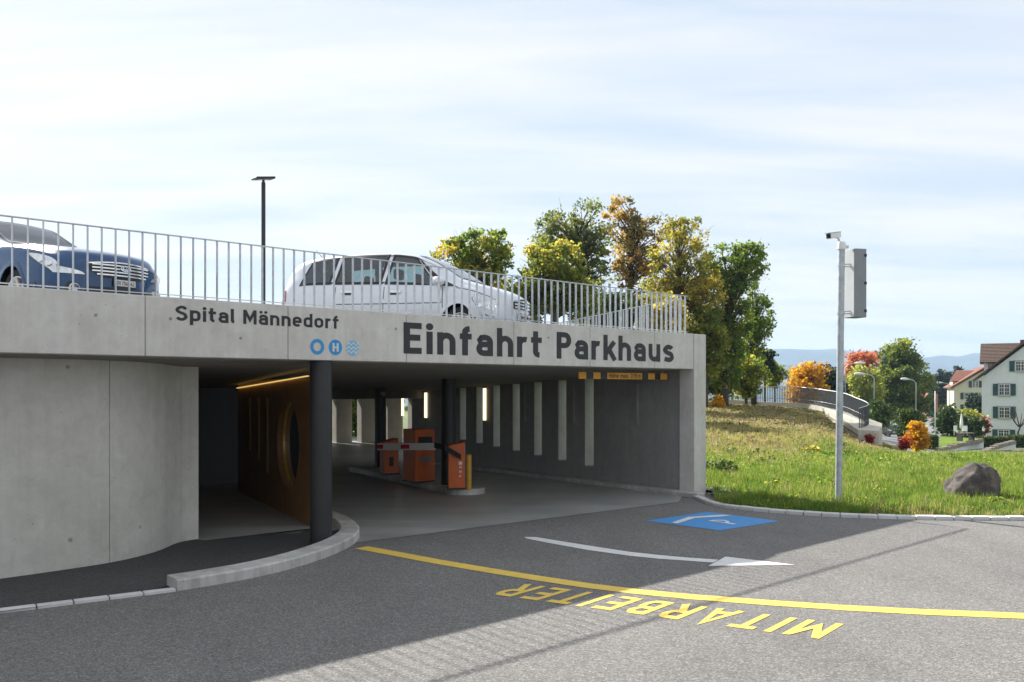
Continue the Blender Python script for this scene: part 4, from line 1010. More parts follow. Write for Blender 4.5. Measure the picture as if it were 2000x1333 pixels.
def leaf_obj(name, c, rg, size, mat, parent=None, tint=None, flat=0.0, aspect=.62):
    V, Qd = leaf_quads(c, rg, size, flat, aspect); me = np_mesh(name, V, Qd)
    tt = rg.uniform(0, 1, len(c)) if tint is None else tint
    a = me.attributes.new('tint', 'FLOAT', 'POINT'); a.data.foreach_set('value', np.repeat(np.clip(tt, 0, 1), 4).astype(np.float32))
    return link(name, me, M[mat], parent)
def scatter_leaves(name, n, per, region, seed, size, mat, label):
    rg = np.random.default_rng(seed); P = []
    while len(P) < n:
        p = region(rg)
        if p is not None and patch(np.array([p]))[0] > rg.uniform(.1, .8): P.append(p)
    P = np.repeat(np.array(P), per, 0); P = P + rg.normal(0, 1, P.shape) * np.array([size * 2.2, size * 2.2, 0]); P[:, 2] += rg.uniform(.02, .10, len(P))
    o = leaf_obj(name, P, rg, size, mat, flat=.6, tint=np.repeat(rg.uniform(0, 1, n), per) * .7 + rg.uniform(0, .3, n * per)); tag(o, label, 'weeds', kind='stuff')
scatter_leaves('lawn_weeds', 1500, 9, reg(15, 27, .215, .72), 31, .030, 'leaf_green', 'broad-leaved weeds and clover scattered through the lawn')
scatter_leaves('bank_weeds', 1500, 9, reg(27, 60, .05, .45), 32, .055, 'leaf_dry', 'brown dry weeds scattered over the upper bank')
scatter_leaves('bank_clover', 900, 9, reg(24, 58, .05, .50), 33, .05, 'leaf_hedge', 'dark green low plants scattered over the upper bank')
scatter_leaves('fallen_leaves', 700, 2, reg(14.9, 17.2, .33, .75), 34, .022, 'leaf_dry', 'fallen brown leaves along the lawn edge')
wr = random.Random(5)
for (x, y, Y, rd, hz, lb, mt) in [(1404, 905, 21.5, .45, .38, 'dark leafy weed clump beside the end pillar', 'leaf_hedge'), (1520, 940, 19, .28, .16, 'low broad-leaved weed in the lawn between pillar and camera pole', 'leaf_green'), (1620, 942, 18.6, .32, .2, 'low leafy weed patch just beside the camera pole', 'leaf_green'),
                                  (1403, 785, 50, .35, .7, 'small yellow shrub on the dry bank below the ramp wall', 'leaf_gold'), (1585, 880, 27, .25, .15, 'low yellowish weed in the dry bank', 'leaf_yellow'), (1945, 985, 16.4, .22, .16, 'leafy weed at the foot of the boulder', 'leaf_green')]:
    p = W(x, y, Y); rg = np.random.default_rng(wr.randint(1, 999)); n = 260; th = rg.uniform(0, 6.28, n); rr = rd * np.sqrt(rg.uniform(0, 1, n)); z0 = H(p.x, p.y)
    c = np.stack([p.x + rr * np.cos(th), p.y + rr * np.sin(th), z0 + hz * rg.uniform(.05, 1, n) * (1 - .6 * (rr / rd) ** 2)], 1)
    o = leaf_obj('weed', c, rg, .055 * max(1, Y / 22), mt, flat=.4); tag(o, lb, 'weed')
# pebbles at the foot of the pillar
rg = np.random.default_rng(9); b = MB()
for i in range(240):
    t = rg.uniform(.42, 1.05); d = rg.uniform(-.55, .55); p = FP(t, d, 0)
    if p.y < kerb_y(p.x) + .10: continue
    s = rg.uniform(.018, .042); z = H(p.x, p.y) + s * .5; pts = []
    for k in range(6):
        v = [(1, 0, 0), (-1, 0, 0), (0, 1, 0), (0, -1, 0), (0, 0, .7), (0, 0, -.7)][k]
        pts.append((p.x + v[0] * s * rg.uniform(.7, 1.2), p.y + v[1] * s * rg.uniform(.7, 1.2), z + v[2] * s))
    b.poly(pts, [(0, 2, 4), (2, 1, 4), (1, 3, 4), (3, 0, 4), (2, 0, 5), (1, 2, 5), (3, 1, 5), (0, 3, 5)])
o = b.build('pebbles', M['gravel_stone'], smooth=True); tag(o, 'grey pebbles at the foot of the end pillar', 'gravel', kind='stuff')

# ------------------------------------------------------------------ boulder
def boulder():
    bm = bmesh.new(); bmesh.ops.create_icosphere(bm, subdivisions=5, radius=1.0); rg = random.Random(7)
    pl = [(Vector((rg.gauss(0, 1), rg.gauss(0, 1), rg.gauss(0, .8))).normalized(), rg.uniform(.62, .92)) for _ in range(20)]
    from mathutils import noise as mn
    for v in bm.verts:
        p = v.co.copy()
        for n_, dd in pl:
            e = p.dot(n_) - dd
            if e > 0: p -= n_ * e * .85
        k = 1 + .14 * mn.noise(p * 1.7) + .09 * mn.noise(p * 4) + .05 * mn.noise(p * 9) + .03 * mn.noise(p * 19)
        p *= k
        p.z = p.z if p.z > 0 else p.z * .5
        p.x *= .64; p.y *= .55; p.z *= .66
        p.z -= .08 * max(0, -p.x) ; v.co = p
    me = bpy.data.meshes.new('boulder'); bm.to_mesh(me); bm.free(); me.polygons.foreach_set('use_smooth', [True] * len(me.polygons))
    return me
def boulder_mat():
    m, nt, b, N, L = nodes('boulder_rock'); v = pos(N, L)
    c = ramp(N, L, noise(N, L, v, 3.5, 7, 0.7, 0.6), [(0.3, (0.035, 0.031, 0.03)), (0.5, (0.085, 0.072, 0.066)), (0.64, (0.15, 0.128, 0.115)), (0.78, (0.27, 0.245, 0.23))])
    c = mixc(N, L, 0.5, c, ramp(N, L, noise(N, L, v, 40, 5, 0.8), [(0.3, 0.2), (0.7, 0.75)]), 'OVERLAY')
    L(c, b.inputs['Base Color']); b.inputs['Roughness'].default_value = 0.92; bump(N, L, b, noise(N, L, v, 14, 8, 0.75), 0.03, 0.8); M['boulder_rock'] = m
boulder_mat()
o = link('boulder', boulder(), M['boulder_rock'], loc=(BXY[0], BXY[1], H(*BXY) + .02), rz=.2); tag(o, 'brown-grey rounded boulder lying in the lawn near the kerb', 'boulder')
# ------------------------------------------------------------------ cars on the deck
class Car:
    def __init__(s, tab, name, loc, rz, label, paint):
        s.t = {k: pchip([a for a, b in v], [b for a, b in v]) for k, v in tab['f'].items()}
        s.xf, s.xr, s.bf, s.br, s.xc = tab['xf'], tab['xr'], tab['bow'], tab['bowr'], tab['xc']
        s.W = tab['W']; s.root = empty(name, loc, rz, label, 'car'); s.paint = M[paint]
    def keys(s, x):
        g = {k: f(x) for k, f in s.t.items()}
        wm, wb, wr, zt, zb, zm, zl = g['w'], g['w'] * g['wb'], g['wr'], g['top'], g['bot'], g['mid'], g['belt']
        h = zt - zl
        return [(0, zb), (.86 * wm, zb), (.97 * wm, zb + .13 * (zm - zb) / .4), (wm, zm), (wb, zl), (wb - .015 - (wb - .015 - wr) * .42, zl + .48 * h), (wr, zl + .90 * h), (wr * .62, zt - .10 * h * .25), (0, zt)]
    def yz(s, x, q):
        K = s.keys(x); q = min(max(q, 0), .9999) * 8; i = int(q); u = q - i
        a = K[i - 1] if i > 0 else (-K[1][0], K[1][1]); b, c = K[i], K[i + 1]; d = K[i + 2] if i < 7 else (-K[7][0], K[7][1])
        f = lambda j: .5 * (2 * b[j] + (c[j] - a[j]) * u + (2 * a[j] - 5 * b[j] + 4 * c[j] - d[j]) * u * u + (3 * b[j] - a[j] - 3 * c[j] + d[j]) * u ** 3)
        return max(0.0, f(0)), f(1)
    def bow(s, x, y):
        k = 0.0
        if x > s.xc: k = -s.bf * ((x - s.xc) / (s.xf - s.xc)) ** 1.5
        elif x < -s.xc: k = s.br * ((-x - s.xc) / (-s.xr - s.xc)) ** 1.5
        return x + k * (abs(y) / s.W) ** 2
    def P(s, x, q, side=-1, off=0.0):
        y, z = s.yz(x, q); p = Vector((s.bow(x, y), side * y, z))
        if off:
            y2, z2 = s.yz(x, min(q + .01, .999)); y1, z1 = s.yz(x, max(q - .01, 0)); ya, za = s.yz(x + .02, q); yb, zb = s.yz(x - .02, q)
            a = Vector((0, side * (y2 - y1), z2 - z1)); b = Vector((s.bow(x + .02, ya) - s.bow(x - .02, yb), side * (ya - yb), za - zb))
            n = a.cross(b); n = n.normalized() if n.length > 1e-9 else Vector((0, 0, 1))
            c = Vector((0, 0, .65)); n = n if n.dot(Vector((0, p.y, p.z)) - c) > 0 else -n
            p += n * off
        return p
    def side_q(s, x, z):
        qs = np.linspace(.18, .62, 30); zz = [s.yz(x, q)[1] for q in qs]; return float(np.interp(z, zz, qs))
    def body(s, holes, arches, nx=84, nq=44):
        xs = np.concatenate([np.linspace(s.xr, s.xr + .25, 9)[:-1], np.linspace(s.xr + .25, s.xf - .3, nx), np.linspace(s.xf - .3, s.xf, 11)[1:]])
        b = MB(); R = {}
        for side in (-1, 1):
            for i, x in enumerate(xs):
                for j in range(nq + 1):
                    R[(side, i, j)] = len(b.v); b.v.append(tuple(s.P(x, j / nq, side)))
            for i in range(len(xs) - 1):
                for j in range(nq):
                    xm, qm = (xs[i] + xs[i + 1]) / 2, (j + .5) / nq; p = s.P(xm, qm, side)
                    if any(hh(xm, qm) for hh in holes): continue
                    if .10 < qm < .55 and any((xm - ax) ** 2 + (p.z - az) ** 2 < (ar - .015) ** 2 for ax, az, ar in arches): continue
                    b.f.append((R[(side, i, j)], R[(side, i + 1, j)], R[(side, i + 1, j + 1)], R[(side, i, j + 1)])); b.m.append(0)
        for i, x in ((0, xs[0]), (len(xs) - 1, xs[-1])):           # rounded end faces
            cols = 9; g = []
            for j in range(nq + 1):
                y, z = s.yz(x, j / nq); row = []
                for c in range(cols):
                    yy = y * (-1 + 2 * c / (cols - 1)); row.append(len(b.v)); b.v.append((s.bow(x, yy), yy, z))
                g.append(row)
            for j in range(nq):
                for c in range(cols - 1): b.f.append((g[j][c], g[j][c + 1], g[j + 1][c + 1], g[j + 1][c])); b.m.append(0)
        me = b.mesh('body', True); bm = bmesh.new(); bm.from_mesh(me); bmesh.ops.remove_doubles(bm, verts=bm.verts, dist=.0008); bmesh.ops.recalc_face_normals(bm, faces=bm.faces); bm.to_mesh(me); bm.free()
        me.polygons.foreach_set('use_smooth', [True] * len(me.polygons)); me.set_sharp_from_angle(angle=rad(38))
        return link('body', me, s.paint, s.root)
    def patch(s, name, mat, xa, xb, qa, qb, side=-1, off=.006, nu=12, nv=6, parent=None):
        """xa, xb functions of v; qa, qb functions of u"""
        b = MB(); V = []
        for i in range(nu + 1):
            for j in range(nv + 1):
                u, v = i / nu, j / nv; x = xa(v) + (xb(v) - xa(v)) * u; q = qa(u) + (qb(u) - qa(u)) * v; V.append(s.P(x, q, side, off))
        b.poly(V, [(i * (nv + 1) + j, (i + 1) * (nv + 1) + j, (i + 1) * (nv + 1) + j + 1, i * (nv + 1) + j + 1) for i in range(nu) for j in range(nv)])
        return b.build(name, M[mat] if isinstance(mat, str) else mat, parent or s.root, smooth=True)
    def side_window(s, xa, xb, q0, q1, side, name='side_window', rim=.045):
        """glass with an opaque dark border"""
        L = lambda a, b_: (lambda t: a + (b_ - a) * t)
        fa, fb = L(*xa), L(*xb); w = s.patch(name, 'car_black', fa, lambda v: fa(v) + rim, lambda u: q0, lambda u: q1, side, .004, 2, 6)
        s.patch('window_trim', 'car_black', lambda v: fb(v) - rim, fb, lambda u: q0, lambda u: q1, side, .004, 2, 6, w)
        s.patch('window_trim', 'car_black', fa, fb, lambda u: q0, lambda u: q0 + .018, side, .005, 12, 1, w); s.patch('window_trim', 'car_black', fa, fb, lambda u: q1 - .02, lambda u: q1, side, .005, 12, 1, w)
        s.patch('glass', 'car_glass', fa, fb, lambda u: q0 + .002, lambda u: q1 - .002, side, .002, 12, 6, w)
        return lambda x, q: q0 + .016 < q < q1 - .018 and min(1, max(0, (q - q0) / (q1 - q0))) is not None and fa((q - q0) / (q1 - q0)) + .035 < x < fb((q - q0) / (q1 - q0)) - .035
    def screen(s, x0, x1, q0, name):
        """windscreen or rear window across the whole width, between stations x0 < x1"""
        b = MB(); nu, nv = 10, 16; V = []
        for i in range(nu + 1):
            x = x0 + (x1 - x0) * i / nu
            for j in range(nv + 1):
                t = -1 + 2 * j / nv; q = 1 - abs(t) * (1 - q0); V.append(s.P(x, q, -1 if t < 0 else 1, .004))
        b.poly(V, [(i * (nv + 1) + j, (i + 1) * (nv + 1) + j, (i + 1) * (nv + 1) + j + 1, i * (nv + 1) + j + 1) for i in range(nu) for j in range(nv)]); w = b.build(name, M['car_glass'], s.root, smooth=True)
        for side in (-1, 1): s.patch('window_trim', 'car_black', lambda v: x0, lambda v: x1, lambda u: q0 - .004, lambda u: q0 + .022, side, .006, 10, 1, w)
        for a, c in ((x0, x0 + .05), (x1 - .06, x1)):
            for side in (-1, 1): s.patch('window_trim', 'car_black', lambda v: a, lambda v: c, lambda u: q0, lambda u: .9999, side, .006, 2, 8, w)
        return lambda x, q: q > q0 + .012 and x0 + .03 < x < x1 - .03
    def seam(s, pts, side, w=.006, mat='seam_dark', off=.0022):
        b = MB(); V = []
        for i, (x, q) in enumerate(pts):
            p = s.P(x, q, side, off); a, c = pts[max(i - 1, 0)], pts[min(i + 1, len(pts) - 1)]
            d = (s.P(c[0], c[1], side, off) - s.P(a[0], a[1], side, off)).normalized(); n = Vector((0, p.y, .25)).normalized().cross(d).normalized(); V += [p + n * w, p - n * w]
        b.poly(V, [(2 * i, 2 * i + 1, 2 * i + 3, 2 * i + 2) for i in range(len(pts) - 1)]); return b.build('seam', M[mat], s.root)
    def arch(s, ax, az, ar, side):
        b = MB(); V = []; n = 28
        for i in range(n + 1):
            g = math.pi * (-.12 + 1.24 * i / n)
            for r in (ar - .035, ar, ar + .03):
                x, z = ax + r * math.cos(g), az + r * math.sin(g); q = s.side_q(x, z); y = s.yz(x, q)[0]; V.append((s.bow(x, y), side * (y + (.010 if r < ar + .02 else .002)), z))
        b.poly(V, [(3 * i + j, 3 * i + j + 1, 3 * i + 4 + j, 3 * i + 3 + j) for i in range(n) for j in range(2)]); b.build('wheel_arch', s.paint, s.root, smooth=True)
        b = MB(); b.lathe([(.02, .45), (ar + .01, .45), (ar + .01, s.W - .03)], 28, (ax, 0, az), 'y')
        if side < 0: b.v = [(v[0], -v[1], v[2]) for v in b.v]
        b.build('wheel_well', M['car_black'], s.root, smooth=True)
        y = side * (s.W - .115); w = empty('wheel', (ax, y, az - .02)); w.parent = s.root
        b = MB(); b.lathe([(.20, -.09), (.27, -.10), (.305, -.08), (.315, 0), (.305, .08), (.27, .10), (.205, .09)], 32, (0, 0, 0), 'y'); b.build('tyre', M['tyre_rubber'], w, smooth=True)
        b = MB(); b.lathe([(.215, side * .092), (.20, side * .095), (.185, side * .04), (.02, side * .03)], 32, (0, 0, 0), 'y'); b.build('rim', M['rim_alloy'], w, smooth=True)
        b = MB()
        for k in range(7):
            g = 2 * math.pi * k / 7; c_, s_ = math.cos(g), math.sin(g)
            q = [(c_ * r - s_ * t, y_, s_ * r + c_ * t) for r, t, y_ in ((.03, -.03, side * .05), (.20, -.018, side * .085), (.20, .018, side * .085), (.03, .03, side * .05))]
            b.hexa([(p[0], p[1] - side * .02, p[2]) for p in q] + q)
        b.build('spokes', M['rim_alloy'], w)
    def front(s, name, mat, y0, y1, z0, z1, off=.006, parent=None, n=10, th=0.0):
        b = MB(); V = []
        for i in range(n + 1):
            y = y0 + (y1 - y0) * i / n
            for z in (z0(y), z1(y)): V.append((s.bow(s.xf, y) + off, y, z))
        b.poly(V, [(2 * i, 2 * i + 2, 2 * i + 3, 2 * i + 1) for i in range(n)])
        return b.build(name, M[mat] if isinstance(mat, str) else mat, parent or s.root, smooth=True)
    def box(s, name, mat, x0, x1, y0, y1, z0, z1, bev=.03):
        b = MB(); b.box(x0, x1, y0, y1, z0, z1); return b.build(name, M[mat], s.root, bevel=bev, seg=3, auto=50)
    def interior(s, xs, zf=.32):
        s.box('cabin_floor', 'seat_cloth', s.xr + .5, s.xf - 1.0, -s.W * .78, s.W * .78, zf - .05, zf, .01)
        s.box('dashboard', 'car_black', s.xf - 1.25, s.xf - .95, -s.W * .74, s.W * .74, .55, .90, .08)
        for x in xs:
            for y in (-.37, .37):
                q = s.box('seat', 'seat_cloth', x - .25, x + .28, y - .24, y + .24, .35, .58, .06)
                q = s.box('backrest', 'seat_cloth', x - .36, x - .20, y - .23, y + .23, .52, 1.10, .06); q = s.box('headrest', 'seat_cloth', x - .36, x - .26, y - .12, y + .12, 1.14, 1.32, .04)
    def mirror(s, x, z, y, side):
        b = MB(); b.lathe([(.001, -.10), (.05, -.09), (.075, -.04), (.08, .03), (.07, .06), (.001, .06)], 16, (0, 0, 0), 'x')
        b.v = [(x - v[0], side * (y + .10) + v[1] * 1.25, z + v[2] * .95) for v in b.v]; m = b.build('mirror', s.paint, s.root, smooth=True)
        b = MB(); b.hexa([(x - .03, side * (y - .02), z - .06), (x + .03, side * (y - .02), z - .06), (x + .03, side * (y + .05), z - .04), (x - .03, side * (y + .05), z - .04), (x - .03, side * (y - .02), z - .03), (x + .03, side * (y - .02), z - .03), (x + .03, side * (y + .05), z - .0), (x - .03, side * (y + .05), z - .0)]); b.build('mirror_foot', M['car_black'], m)
    def plate(s, txt, z, w=.30, h=.08):
        p = empty('number_plate', (s.xf + .012, 0, z)); p.parent = s.root
        b = MB(); b.box(-.008, .006, -w / 2, w / 2, -h / 2, h / 2); b.build('plate', M['plate_white'], p, bevel=.003, seg=1)
        word('plate_text', txt, M['dark_lettering'], p, lambda u, v, hh: Vector((.0075 + hh, -w / 2 + .018 + u, -h * .30 + v)), w - .036, h * .60, q=.085, gap=.16)
        b = MB(); b.box(-.012, -.0085, -w / 2 - .012, w / 2 + .012, -h / 2 - .012, h / 2 + .012); b.build('plate_holder', M['car_black'], p)
C_ = lambda v: (lambda t: v)

# silver-white compact van
tabW = dict(xf=2.13, xr=-2.13, bow=.30, bowr=.16, xc=1.15, W=.888, f=dict(
    top=[(-2.13, .98), (-2.10, 1.08), (-2.0, 1.30), (-1.85, 1.46), (-1.55, 1.555), (-1.1, 1.595), (-.5, 1.605), (0, 1.595), (.40, 1.545), (.75, 1.42), (1.05, 1.24), (1.27, 1.095), (1.42, 1.045), (1.75, .955), (2.0, .85), (2.09, .775), (2.13, .69)],
    belt=[(-2.13, .84), (-2.0, .95), (-1.5, 1.02), (-.5, .995), (.5, .955), (1.2, .92), (1.5, .87), (1.9, .755), (2.06, .675), (2.13, .60)],
    mid=[(-2.13, .60), (-1.6, .66), (0, .64), (1.4, .62), (2.0, .54), (2.13, .48)],
    bot=[(-2.13, .34), (-2.0, .24), (-1.5, .20), (1.5, .20), (2.0, .22), (2.13, .30)],
    w=[(-2.13, .70), (-2.05, .80), (-1.8, .865), (-1, .888), (1, .888), (1.6, .875), (2.0, .82), (2.13, .74)],
    wb=[(-2.13, .90), (-1.6, .925), (0, .945), (1.2, .945), (1.7, .91), (2.13, .88)],
    wr=[(-2.13, .50), (-1.8, .55), (-1, .60), (0, .61), (.6, .61), (1.0, .63), (1.4, .60), (2.0, .50), (2.13, .45)]))
wc = Car(tabW, 'silver_car', (-1.95, 16.6, 2.90), rad(-20), 'silver-white compact van parked on the deck behind the railing', 'silver_white_paint')
holes = []
for sd in (-1, 1):
    holes.append(wc.side_window((.02, .10), (1.00, .50), .515, .745, sd)); holes.append(wc.side_window((-.92, -.84), (-.04, .04), .515, .745, sd)); holes.append(wc.side_window((-1.66, -1.45), (-.99, -.91), .515, .735, sd))
    wc.patch('quarter_panel', 'car_black', lambda v: 1.05 - .48 * v, lambda v: 1.33 - .72 * v, C_(.515), C_(.72), sd, .005, 4, 6)
holes.append(wc.screen(.50, 1.27, .80, 'windscreen')); holes.append(wc.screen(-2.02, -1.78, .83, 'rear_window'))
wc.body(holes, [(1.36, .33, .37), (-1.42, .33, .37)])
for sd in (-1, 1):
    for ax in (1.36, -1.42): wc.arch(ax, .33, .37, sd)
    for x in (1.08, .02, -.88):
        wc.seam([(x - .03 * (k / 8) * (1 if x > 1 else 0), .24 + .26 * k / 8) for k in range(9)], sd)
    wc.seam([(-.88 + 2.0 * k / 12, .245) for k in range(13)], sd); wc.seam([(1.30 + .74 * k / 8, .505 + .03 * k / 8) for k in range(9)], sd)
    wc.patch('rub_strip', wc.paint, C_(-.84), C_(1.04), C_(.400), C_(.425), sd, .014, 16, 2)
    wc.seam([(-.84 + 1.88 * k / 16, .398) for k in range(17)], sd, .005); 
    for x in (-.66, .22): wc.patch('door_handle', 'chrome', C_(x - .11), C_(x + .11), C_(.462), C_(.476), sd, .022, 6, 2); wc.patch('handle_recess', 'seam_dark', C_(x - .08), C_(x + .08), C_(.450), C_(.463), sd, .003, 4, 1)
    wc.patch('headlight', 'mat_lens', lambda v: 1.66 + .10 * (1 - v), C_(2.085), lambda u: .385 + .01 * u, lambda u: .47 + .045 * (1 - u) - .01, sd, .007, 10, 5)
    wc.seam([(1.64, .44), (1.68, .50), (1.85, .515), (2.08, .47)], sd, .005); wc.seam([(1.64, .44), (1.78, .383), (2.08, .383)], sd, .005)
    wc.patch('tail_light', 'tail_red', C_(-2.12), lambda v: -1.96 - .03 * v, C_(.44), C_(.53), sd, .007, 5, 5)
    wc.mirror(1.02, 1.02, .84, sd)
    wc.seam([(1.95, .345), (2.0, .335), (2.10, .335)], sd, .008)
gr = wc.front('grille', 'car_black', -.40, .40, lambda y: .60 - .0 * y, lambda y: .775 - .06 * (abs(y) / .4) ** 2, .010)
for z in (.625, .675, .725): wc.front('grille_bar', 'chrome', -.385, .385, lambda y, z=z: z - .012, lambda y, z=z: z + .012, .020, gr)
b = MB(); R_ = .075; b.lathe([(R_, .02), (R_ + .012, .026), (R_, .032), (R_ - .012, .026), (R_, .02)], 28, (wc.xf, 0, .675), 'x')
for k in range(3):
    g = math.pi / 2 + k * 2 * math.pi / 3; b.hexa([(wc.xf + .022, -.010 * math.sin(g), .675 + .010 * math.cos(g)), (wc.xf + .022, R_ * math.cos(g), .675 + R_ * math.sin(g)), (wc.xf + .022, R_ * math.cos(g) + .004, .675 + R_ * math.sin(g)), (wc.xf + .022, .010 * math.sin(g), .675 - .010 * math.cos(g)), (wc.xf + .032, -.010 * math.sin(g), .675 + .010 * math.cos(g)), (wc.xf + .032, R_ * math.cos(g), .675 + R_ * math.sin(g)), (wc.xf + .032, R_ * math.cos(g) + .004, .675 + R_ * math.sin(g)), (wc.xf + .032, .010 * math.sin(g), .675 - .010 * math.cos(g))])
b.build('emblem', M['chrome'], gr, smooth=False)
wc.root.scale = (1.09, 1.09, 1.09); wc.plate('KN', .47, .52, .11); wc.interior([.35, -.62])
b = MB(); b.tube([(-1.55, .0, 1.54), (-1.78, 0, 1.78)], [.008, .003], 6); b.build('antenna', M['car_black'], wc.root)

# blue saloon, nose towards the railing
tabB = dict(xf=2.30, xr=-2.30, bow=.40, bowr=.25, xc=1.0, W=.865, f=dict(
    top=[(-2.30, .80), (-2.2, .95), (-1.9, 1.08), (-1.4, 1.30), (-.8, 1.43), (-.5, 1.455), (-.05, 1.42), (.35, 1.24), (.70, 1.035), (.88, .985), (1.5, .935), (2.0, .865), (2.18, .815), (2.26, .77), (2.30, .69)],
    belt=[(-2.30, .72), (-2.0, .90), (-1.0, .93), (0, .90), (1.0, .87), (1.5, .83), (2.0, .745), (2.2, .695), (2.30, .61)],
    mid=[(-2.30, .56), (-1.5, .60), (0, .58), (1.5, .57), (2.1, .53), (2.30, .48)],
    bot=[(-2.30, .32), (-2.1, .22), (-1.5, .18), (1.5, .18), (2.1, .20), (2.30, .27)],
    w=[(-2.30, .68), (-2.1, .79), (-1.5, .855), (0, .865), (1.3, .865), (1.8, .855), (2.1, .825), (2.30, .76)],
    wb=[(-2.30, .90), (-1, .93), (0, .94), (1.2, .95), (1.8, .93), (2.30, .90)],
    wr=[(-2.30, .50), (-1.4, .52), (-.5, .55), (.3, .56), (.9, .60), (1.3, .62), (2.0, .55), (2.30, .48)]))
fwd = Vector((math.cos(rad(-30)), math.sin(rad(-30)), 0)); fc = W(243, 510, 11.2); fc.z = 3.05
cb = Car(tabB, 'blue_car', fc - fwd * 2.30, rad(-30), 'dark blue saloon car parked nose towards the deck railing', 'blue_car_paint')
holes = []
for sd in (-1, 1):
    holes.append(cb.side_window((-.50, -.44), (.50, -.02), .515, .745, sd)); holes.append(cb.side_window((-1.45, -1.28), (-.57, -.51), .515, .74, sd))
holes.append(cb.screen(-.02, .72, .79, 'windscreen')); holes.append(cb.screen(-2.0, -1.55, .80, 'rear_window'))
cb.body(holes, [(1.42, .31, .36), (-1.25, .31, .36)])
for sd in (-1, 1):
    for ax in (1.42, -1.25): cb.arch(ax, .31, .36, sd)
    for x in (.66, -.52): cb.seam([(x, .24 + .26 * k / 8) for k in range(9)], sd)
    cb.seam([(1.05 + 1.1 * k / 10, .52 + .03 * k / 10) for k in range(11)], sd, .004)
    hl = cb.patch('headlight', 'mat_lens', lambda v: 1.72 + .22 * (1 - v), lambda v: 2.285 - .02 * v, lambda u: .455 - .045 * u, lambda u: .487 + .02 * math.sin(u * 2.6), sd, .007, 14, 6)
    cb.seam([(1.70, .49), (1.80, .497), (2.0, .51), (2.28, .492)], sd, .006, 'car_black', .008); cb.seam([(1.70, .49), (1.94, .452), (2.15, .43), (2.285, .41)], sd, .006, 'car_black', .008)
    b = MB()
    for (x, q, r) in ((2.06, .468, .050), (2.20, .455, .042)):
        c = cb.P(x, q, sd, .012); nrm_ = (cb.P(x, q, sd, .03) - c).normalized(); u_ = nrm_.orthogonal().normalized(); w_ = nrm_.cross(u_); k = 18
        ring = lambda r_, o_: [c + nrm_ * o_ + (u_ * math.cos(2 * math.pi * i / k) + w_ * math.sin(2 * math.pi * i / k)) * r_ for i in range(k)]
        b.poly(ring(r, 0) + ring(r * .85, .008) + ring(r * .55, .003), [(a * k + i, a * k + (i + 1) % k, (a + 1) * k + (i + 1) % k, (a + 1) * k + i) for a in range(2) for i in range(k)] + [tuple(range(2 * k, 3 * k))])
    b.build('reflector', M['chrome'], hl, smooth=False)
    # front face share of the lamp, fog lamp
    cb.front('headlight', 'mat_lens', sd * .47, sd * .76, lambda y: .518 + .03 * (abs(y) - .47), lambda y: .53 + .085 * ((abs(y) - .47) / .29) ** .6, .007)
    c = Vector((cb.bow(2.30, .56) - .01, sd * .57, .335)); b = MB(); b.lathe([(.075, .0), (.075, .03), (.06, .035), (.055, .02), (.001, .028)], 20, c, 'x'); b.build('fog_lamp', M['mat_lens'], cb.root, smooth=True)
    b = MB(); b.lathe([(.10, -.02), (.095, .012), (.072, .012)], 20, c, 'x'); b.build('fog_lamp_bezel', M['car_black'], cb.root, smooth=True)
    cb.mirror(.48, .97, .82, sd)
gr = cb.front('grille', 'car_black', -.44, .44, lambda y: .50 + .10 * max(0, (abs(y) - .30) / .14), lambda y: .685 - .03 * (abs(y) / .44) ** 2, .010)
for z in (.535, .575, .615, .655): cb.front('grille_bar', 'chrome', -.40 + .05 * (z < .55), .40 - .05 * (z < .55), lambda y, z=z: z - .008, lambda y, z=z: z + .008, .022, gr)
for ln in ((-.455, .455, .69, .705),): cb.front('grille_frame', 'chrome', ln[0], ln[1], lambda y: .686 - .03 * (abs(y) / .44) ** 2, lambda y: .702 - .03 * (abs(y) / .44) ** 2, .018, gr)
b = MB(); k = 24; b.poly([(cb.xf + .030, .075 * math.cos(2 * math.pi * i / k), .625 + .038 * math.sin(2 * math.pi * i / k)) for i in range(k)] + [(cb.xf + .030, .060 * math.cos(2 * math.pi * i / k), .625 + .027 * math.sin(2 * math.pi * i / k)) for i in range(k)], [(i, (i + 1) % k, k + (i + 1) % k, k + i) for i in range(k)])
for (dy, dz, r) in ((.035, .008, .010), (-.01, .012, .006), (-.03, .004, .006), (-.012, -.010, .006), (-.035, -.008, .005), (.012, -.012, .005)):
    b.poly([(cb.xf + .031, -dy + r * math.cos(g * math.pi / 4), .625 + dz + r * math.sin(g * math.pi / 4)) for g in range(8)], [tuple(range(8))])
b.build('emblem', M['chrome'], gr)
cb.front('lower_intake', 'car_black', -.46, .46, lambda y: .30, lambda y: .385 - .02 * abs(y), .008)
cb.plate('ZH 736 162', .445, .30, .078); cb.interior([.10, -.80], .28)
